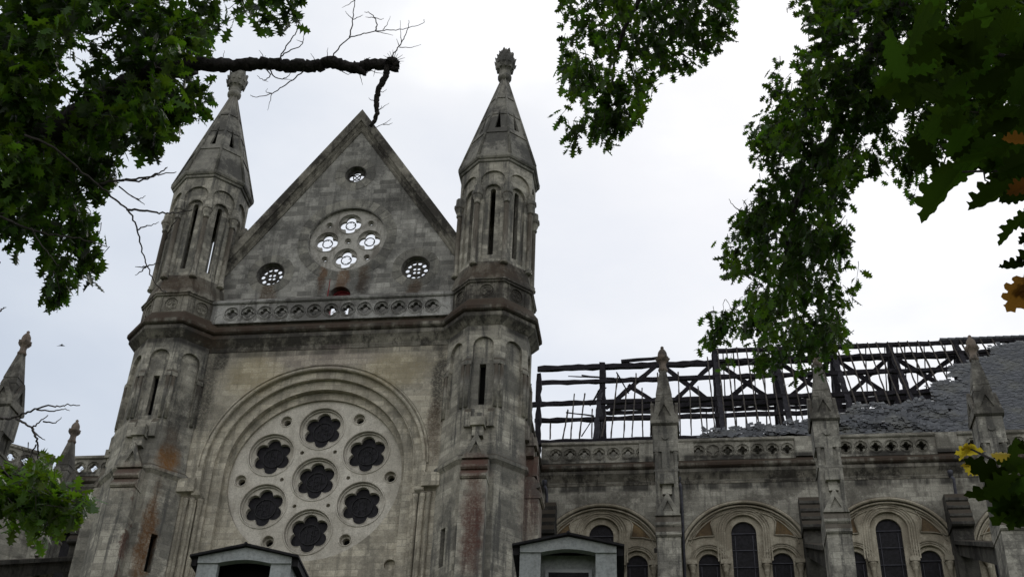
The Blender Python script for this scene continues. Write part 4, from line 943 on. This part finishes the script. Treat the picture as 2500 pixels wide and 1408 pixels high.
TW += [[(960, 150), (960+math.cos(a)*rr, 150-math.sin(a)*rr)] for a, rr in [(-.3, 20), (.0, 26), (.3, 30), (.6, 28), (1.0, 22), (1.3, 30), (1.6, 28), (1.9, 26), (2.2, 24), (2.6, 28), (2.9, 22), (-.9, 26)]]
twigset(tl, TW, 13.1, .0045)
twigset(tl, [[(60, 330), (130, 360), (200, 420), (250, 460), (290, 495), (312, 512), (330, 545), (340, 580), (348, 615), (360, 650), (375, 685), (395, 708), (408, 712)],
    [(310, 512), (350, 514), (390, 520), (415, 520), (440, 518), (470, 512)], [(334, 562), (355, 552), (370, 550), (388, 542)], [(357, 650), (375, 645), (395, 638)], [(357, 650), (345, 652), (330, 651)], [(357, 650), (345, 662), (330, 672)],
    [(240, 450), (290, 440), (340, 442), (375, 430), (400, 424), (430, 420)], [(290, 441), (330, 437), (370, 430), (400, 415), (408, 408)], [(290, 455), (320, 478), (340, 486), (355, 478)], [(320, 478), (340, 490), (353, 500)],
    [(0, 528), (60, 555), (120, 572), (180, 580), (230, 592), (262, 602)], [(76, 556), (95, 590), (120, 620), (140, 648)], [(405, 585), (415, 560), (435, 530), (445, 500)]], 12.4, .0075)
twigset(tl, [[(0, 1020), (25, 1021), (50, 1012), (75, 1003), (112, 990), (140, 992), (165, 988), (195, 989)], [(90, 1000), (130, 1003), (155, 998), (170, 1002)], [(40, 1022), (60, 1032), (78, 1043), (95, 1030), (117, 1013)], [(105, 1028), (135, 1031), (150, 1018)],
    [(78, 1043), (85, 1060), (90, 1075), (93, 1100), (94, 1130), (98, 1160)], [(85, 1055), (100, 1068), (110, 1074)], [(88, 1085), (75, 1110), (70, 1118)], [(0, 1140), (30, 1170), (70, 1195), (120, 1230), (170, 1270)], [(120, 1210), (150, 1230), (175, 1235)],
    [(0, 640), (-5, 650)], [(0, 760), (8, 752), (15, 750)]], 12.0, .0075)
LP = [(-120, -90), (785, -90), (775, 10), (755, 60), (725, 70), (700, 55), (640, 45), (618, 25), (590, 10), (548, 40), (535, 75), (520, 120), (532, 160), (505, 190), (485, 210), (505, 235), (495, 285), (450, 308), (425, 315), (422, 365), (400, 400), (345, 400), (320, 380), (292, 392), (285, 420), (320, 455), (300, 470), (250, 475), (215, 490), (225, 530), (232, 600), (225, 650), (230, 700), (200, 720), (150, 755), (105, 755), (95, 735), (120, 690), (115, 650), (75, 635), (40, 600), (-20, 585), (-120, 600)]
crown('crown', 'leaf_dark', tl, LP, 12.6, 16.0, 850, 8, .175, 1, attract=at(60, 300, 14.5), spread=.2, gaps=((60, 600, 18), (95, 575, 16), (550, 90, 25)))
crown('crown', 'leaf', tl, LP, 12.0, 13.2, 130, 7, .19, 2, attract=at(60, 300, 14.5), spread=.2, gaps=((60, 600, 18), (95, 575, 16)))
LB = [(-80, 1150), (20, 1140), (70, 1148), (120, 1150), (150, 1170), (190, 1195), (215, 1205), (218, 1240), (205, 1275), (170, 1290), (120, 1280), (95, 1300), (65, 1295), (45, 1255), (0, 1240), (-80, 1240)]
crown('crown', 'leaf_bright', tl, LB, 11.6, 12.8, 95, 8, .165, 3, attract=at(-150, 1150, 12.5), spread=.2, gaps=((95, 1245, 22),))
# right oak
tr = empty('oak_tree', (17.4, -30.2, 0), 'tall dense oak whose crown hangs down over the nave roof on the right', 'tree', 'oak trees framing the church')
b = MB(); b.tube([(0, 0, 0), (-.1, .1, 4), (-.2, .3, 8), (-.2, .2, 12), (-.3, .1, 17)], [.48, .4, .33, .27, .14], 12); b.build('trunk', 'bark', tr)
RP = [(1905, -90), (2620, -90), (2620, 330), (2500, 310), (2430, 335), (2380, 350), (2330, 340), (2290, 400), (2250, 430), (2200, 455), (2150, 445), (2100, 440), (2070, 465), (2055, 505), (2030, 530), (2040, 570), (2090, 600), (2095, 650), (2060, 675), (2045, 700), (2050, 770), (2050, 840), (2010, 865), (2015, 915), (1975, 940), (1940, 935), (1895, 905), (1840, 915), (1800, 885), (1745, 855), (1720, 835), (1735, 785), (1785, 765), (1795, 700), (1760, 650), (1752, 585), (1800, 555), (1845, 500), (1860, 440), (1830, 370), (1835, 310), (1875, 290), (1870, 210), (1890, 170), (1960, 150), (1975, 80), (1930, 30)]
SPARSE = ((1830, 470, 26), (1990, 560, 20), (1890, 620, 20), (2010, 690, 16), (1850, 700, 18), (1960, 660, 14), (1990, 800, 16), (1790, 870, 10), (2085, 45, 10), (1905, 480, 12), (2000, 440, 12))
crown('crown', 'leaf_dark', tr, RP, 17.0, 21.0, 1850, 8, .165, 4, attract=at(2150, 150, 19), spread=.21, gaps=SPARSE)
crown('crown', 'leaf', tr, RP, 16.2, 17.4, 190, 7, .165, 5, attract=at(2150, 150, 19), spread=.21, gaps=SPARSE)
branch('limb', 'bark', tr, [(2250, -60), (2130, 120), (2050, 260), (2035, 330), (1990, 400), (1950, 480), (1925, 560), (1915, 640)], 18.8, .10, .02, 18.8, 8, .015, 7)
branch('limb', 'bark', tr, [(2250, -60), (2050, 60), (1980, 140), (1950, 170)], 18.8, .07, .012, 18.5, 8, .01, 9)
CP = [(1345, -60), (1800, -60), (1800, 40), (1822, 90), (1810, 150), (1770, 150), (1735, 120), (1690, 165), (1640, 165), (1615, 215), (1570, 235), (1545, 300), (1500, 345), (1470, 375), (1385, 375), (1365, 315), (1420, 290), (1480, 280), (1440, 245), (1360, 220), (1365, 180), (1380, 130), (1360, 90), (1380, 50), (1360, 0)]
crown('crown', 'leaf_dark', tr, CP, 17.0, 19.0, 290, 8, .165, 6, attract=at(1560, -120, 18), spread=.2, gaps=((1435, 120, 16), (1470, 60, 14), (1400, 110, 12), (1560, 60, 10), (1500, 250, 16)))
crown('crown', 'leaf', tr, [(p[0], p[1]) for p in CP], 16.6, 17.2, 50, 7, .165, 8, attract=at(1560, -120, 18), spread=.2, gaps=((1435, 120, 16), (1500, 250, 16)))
branch('limb', 'bark', tr, [(1700, -120), (1560, 0), (1525, 70), (1500, 150), (1495, 200)], 17.8, .05, .01, 17.6, 6, .01, 10)
twigset(tr, [[(1825, 520), (1800, 510), (1785, 495), (1780, 485)], [(1825, 515), (1822, 500), (1812, 488)], [(1825, 515), (1838, 500), (1840, 486)], 
    [(2290, 350), (2310, 380), (2300, 410), (2320, 430), (2350, 440)], [(2340, 330), (2330, 370), (2350, 400), (2340, 420)], [(2380, 330), (2350, 380), (2300, 400)], [(2400, 420), (2440, 400), (2430, 380)], [(2300, 360), (2360, 385), (2400, 380)]], 17.5, .008)
# near oak: big leaves close to the camera
tn = empty('oak_tree', (16.2, -37.9, 0), 'young oak with large leaves close to the camera at the right edge', 'tree', 'oak trees framing the church')
b = MB(); b.tube([(0, 0, 0), (.05, 0, 1.5), (0, .1, 3), (-.1, .1, 4.5), (-.2, 0, 6)], [.11, .09, .07, .05, .03], 10); b.build('trunk', 'bark', tn)
def bigleaf(V_, F_, x0, y0, x1, y1, d, roll=.3, w_=1.0, dd=0.0):
    a = at(x0, y0, d); c_ = at(x1, y1, d+dd); L = np.linalg.norm(c_-a); v = (a-CAM)/np.linalg.norm(a-CAM); di = (c_-a)/L
    side = np.cross(di, v); nr = -v*math.cos(roll)+side*math.sin(roll); leaf_geo(V_, F_, a, di, nr, L, .30+.2*math.sin(x0), .12+.1*math.cos(y0), LEAFN)
V_, F_ = [], []
for q in [(2352, 405, 2252, 548, 3.9, .9), (2215, 330, 2296, 408, 3.9, .4), (2490, 440, 2378, 532, 3.7, .9), (2495, 520, 2448, 606, 3.6, 1.0), (2520, 640, 2440, 662, 3.6, .8), (2500, 395, 2390, 418, 3.8, .8), (2350, 395, 2280, 440, 4.1, .7), (2520, 470, 2440, 500, 3.7, .6), (2440, 370, 2345, 412, 3.9, .9), (2530, 560, 2490, 600, 3.6, .5), (2540, 380, 2440, 425, 3.75, .2), (2470, 350, 2410, 430, 3.8, .8), (2540, 500, 2470, 560, 3.65, .2), (2380, 330, 2320, 390, 4.0, .2), (2560, 600, 2480, 640, 3.6, .7)]: bigleaf(V_, F_, *q)
rnd = random.Random(31); UPp = [(2140, 60), (2230, 20), (2330, -60), (2620, -60), (2620, 380), (2500, 400), (2420, 390), (2330, 320), (2260, 270), (2220, 230), (2170, 190), (2160, 120)]
n = 0
while n < 150:
    x, y = rnd.uniform(2130, 2620), rnd.uniform(-60, 420)
    if not inpoly(x, y, UPp): continue
    a = rnd.gauss(PI*.62, .7); l = rnd.uniform(75, 135); bigleaf(V_, F_, x, y, x+math.cos(a)*l, y+math.sin(a)*l, rnd.uniform(3.7, 4.9), rnd.gauss(0, .6), 1, rnd.uniform(-.06, .06)); n += 1
for q in [(2480, 1190, 2350, 1120, 3.0, .5), (2440, 1180, 2465, 1062, 3.0, .9), (2500, 1150, 2420, 1110, 3.1, .3), (2480, 1180, 2412, 1160, 3.0, .4), (2500, 1160, 2400, 1210, 2.9, .3), (2500, 1200, 2358, 1232, 3.0, .9), (2500, 1215, 2410, 1250, 3.0, .5), (2510, 1200, 2430, 1290, 3.0, .4), (2520, 1220, 2470, 1300, 3.0, .5), (2540, 1130, 2450, 1150, 3.0, .2), (2560, 1180, 2450, 1230, 3.05, .2), (2560, 1230, 2480, 1290, 3.0, .3), (2540, 1120, 2470, 1080, 3.1, .6), (2530, 1160, 2460, 1200, 2.9, .1), (2560, 1200, 2440, 1180, 2.95, .2), (2500, 1180, 2430, 1225, 3.1, .1)]: bigleaf(V_, F_, *q)
leaves_obj('crown', 'leaf_big', V_, F_, tn)
V_, F_ = [], []
for q in [(2408, 1100, 2334, 1120, 3.1, .9), (2385, 1090, 2345, 1098, 3.1, .7), (2415, 1108, 2468, 1106, 3.0, .8), (2350, 1135, 2390, 1158, 3.1, .2), (2375, 1135, 2345, 1138, 3.1, .8), (2372, 1090, 2342, 1125, 3.1, 1.0)]: bigleaf(V_, F_, *q)
leaves_obj('crown', 'leaf_gold', V_, F_, tn)
V_, F_ = [], []
for q in [(2530, 660, 2462, 765, 3.6, .2), (2530, 440, 2460, 480, 3.65, .4), (2520, 345, 2445, 350, 3.7, .8), (2560, 690, 2470, 720, 3.6, .2)]: bigleaf(V_, F_, *q)
leaves_obj('crown', 'leaf_rust', V_, F_, tn)
branch('limb', 'bark', tn, [(2560, 416), (2450, 417), (2400, 418), (2350, 420)], 3.8, .006, .003, 3.9, 6)
branch('limb', 'bark', tn, [(2620, 1200), (2500, 1180), (2460, 1170), (2420, 1120), (2370, 1095)], 3.0, .006, .002, 3.1, 6)
branch('limb', 'bark', tn, [(2620, 100), (2500, 150), (2380, 120), (2250, 100)], 4.2, .012, .003, 4.3, 6)
branch('limb', 'bark', tn, [(2402, 418), (2405, 440), (2430, 452), (2450, 448)], 3.85, .003, .001, 3.85, 5)

# ------------------------------------------------------------------ bird
bp = at(150, 845, 60); b = MB(); s = .5
b.add([(-.5*s, 0, .0), (-.12*s, 0, .16*s), (0, -.10*s, .14*s), (.12*s, 0, .14*s), (.55*s, 0, -.12*s), (0, .12*s, .10*s), (0, 0, .03*s), (-.3*s, .08*s, .10*s), (.3*s, .08*s, .05*s), (0, .2*s, .1*s)], [(0, 1, 7), (1, 2, 6), (1, 6, 5, 7), (3, 6, 2), (3, 8, 5, 6), (3, 4, 8), (1, 5, 2), (2, 5, 3), (5, 9, 6), (1, 2, 5)])
b.lathe([(0, .005), (.02, .02), (.06, .03), (.10, .02), (.14, .005)], 8, (0, 0, .0))
bo = b.build('bird', 'bird', None, tuple(bp)); bo.scale = (1.0, 1, 1); tag(bo, 'small dark swift gliding in the sky left of the church', 'bird')
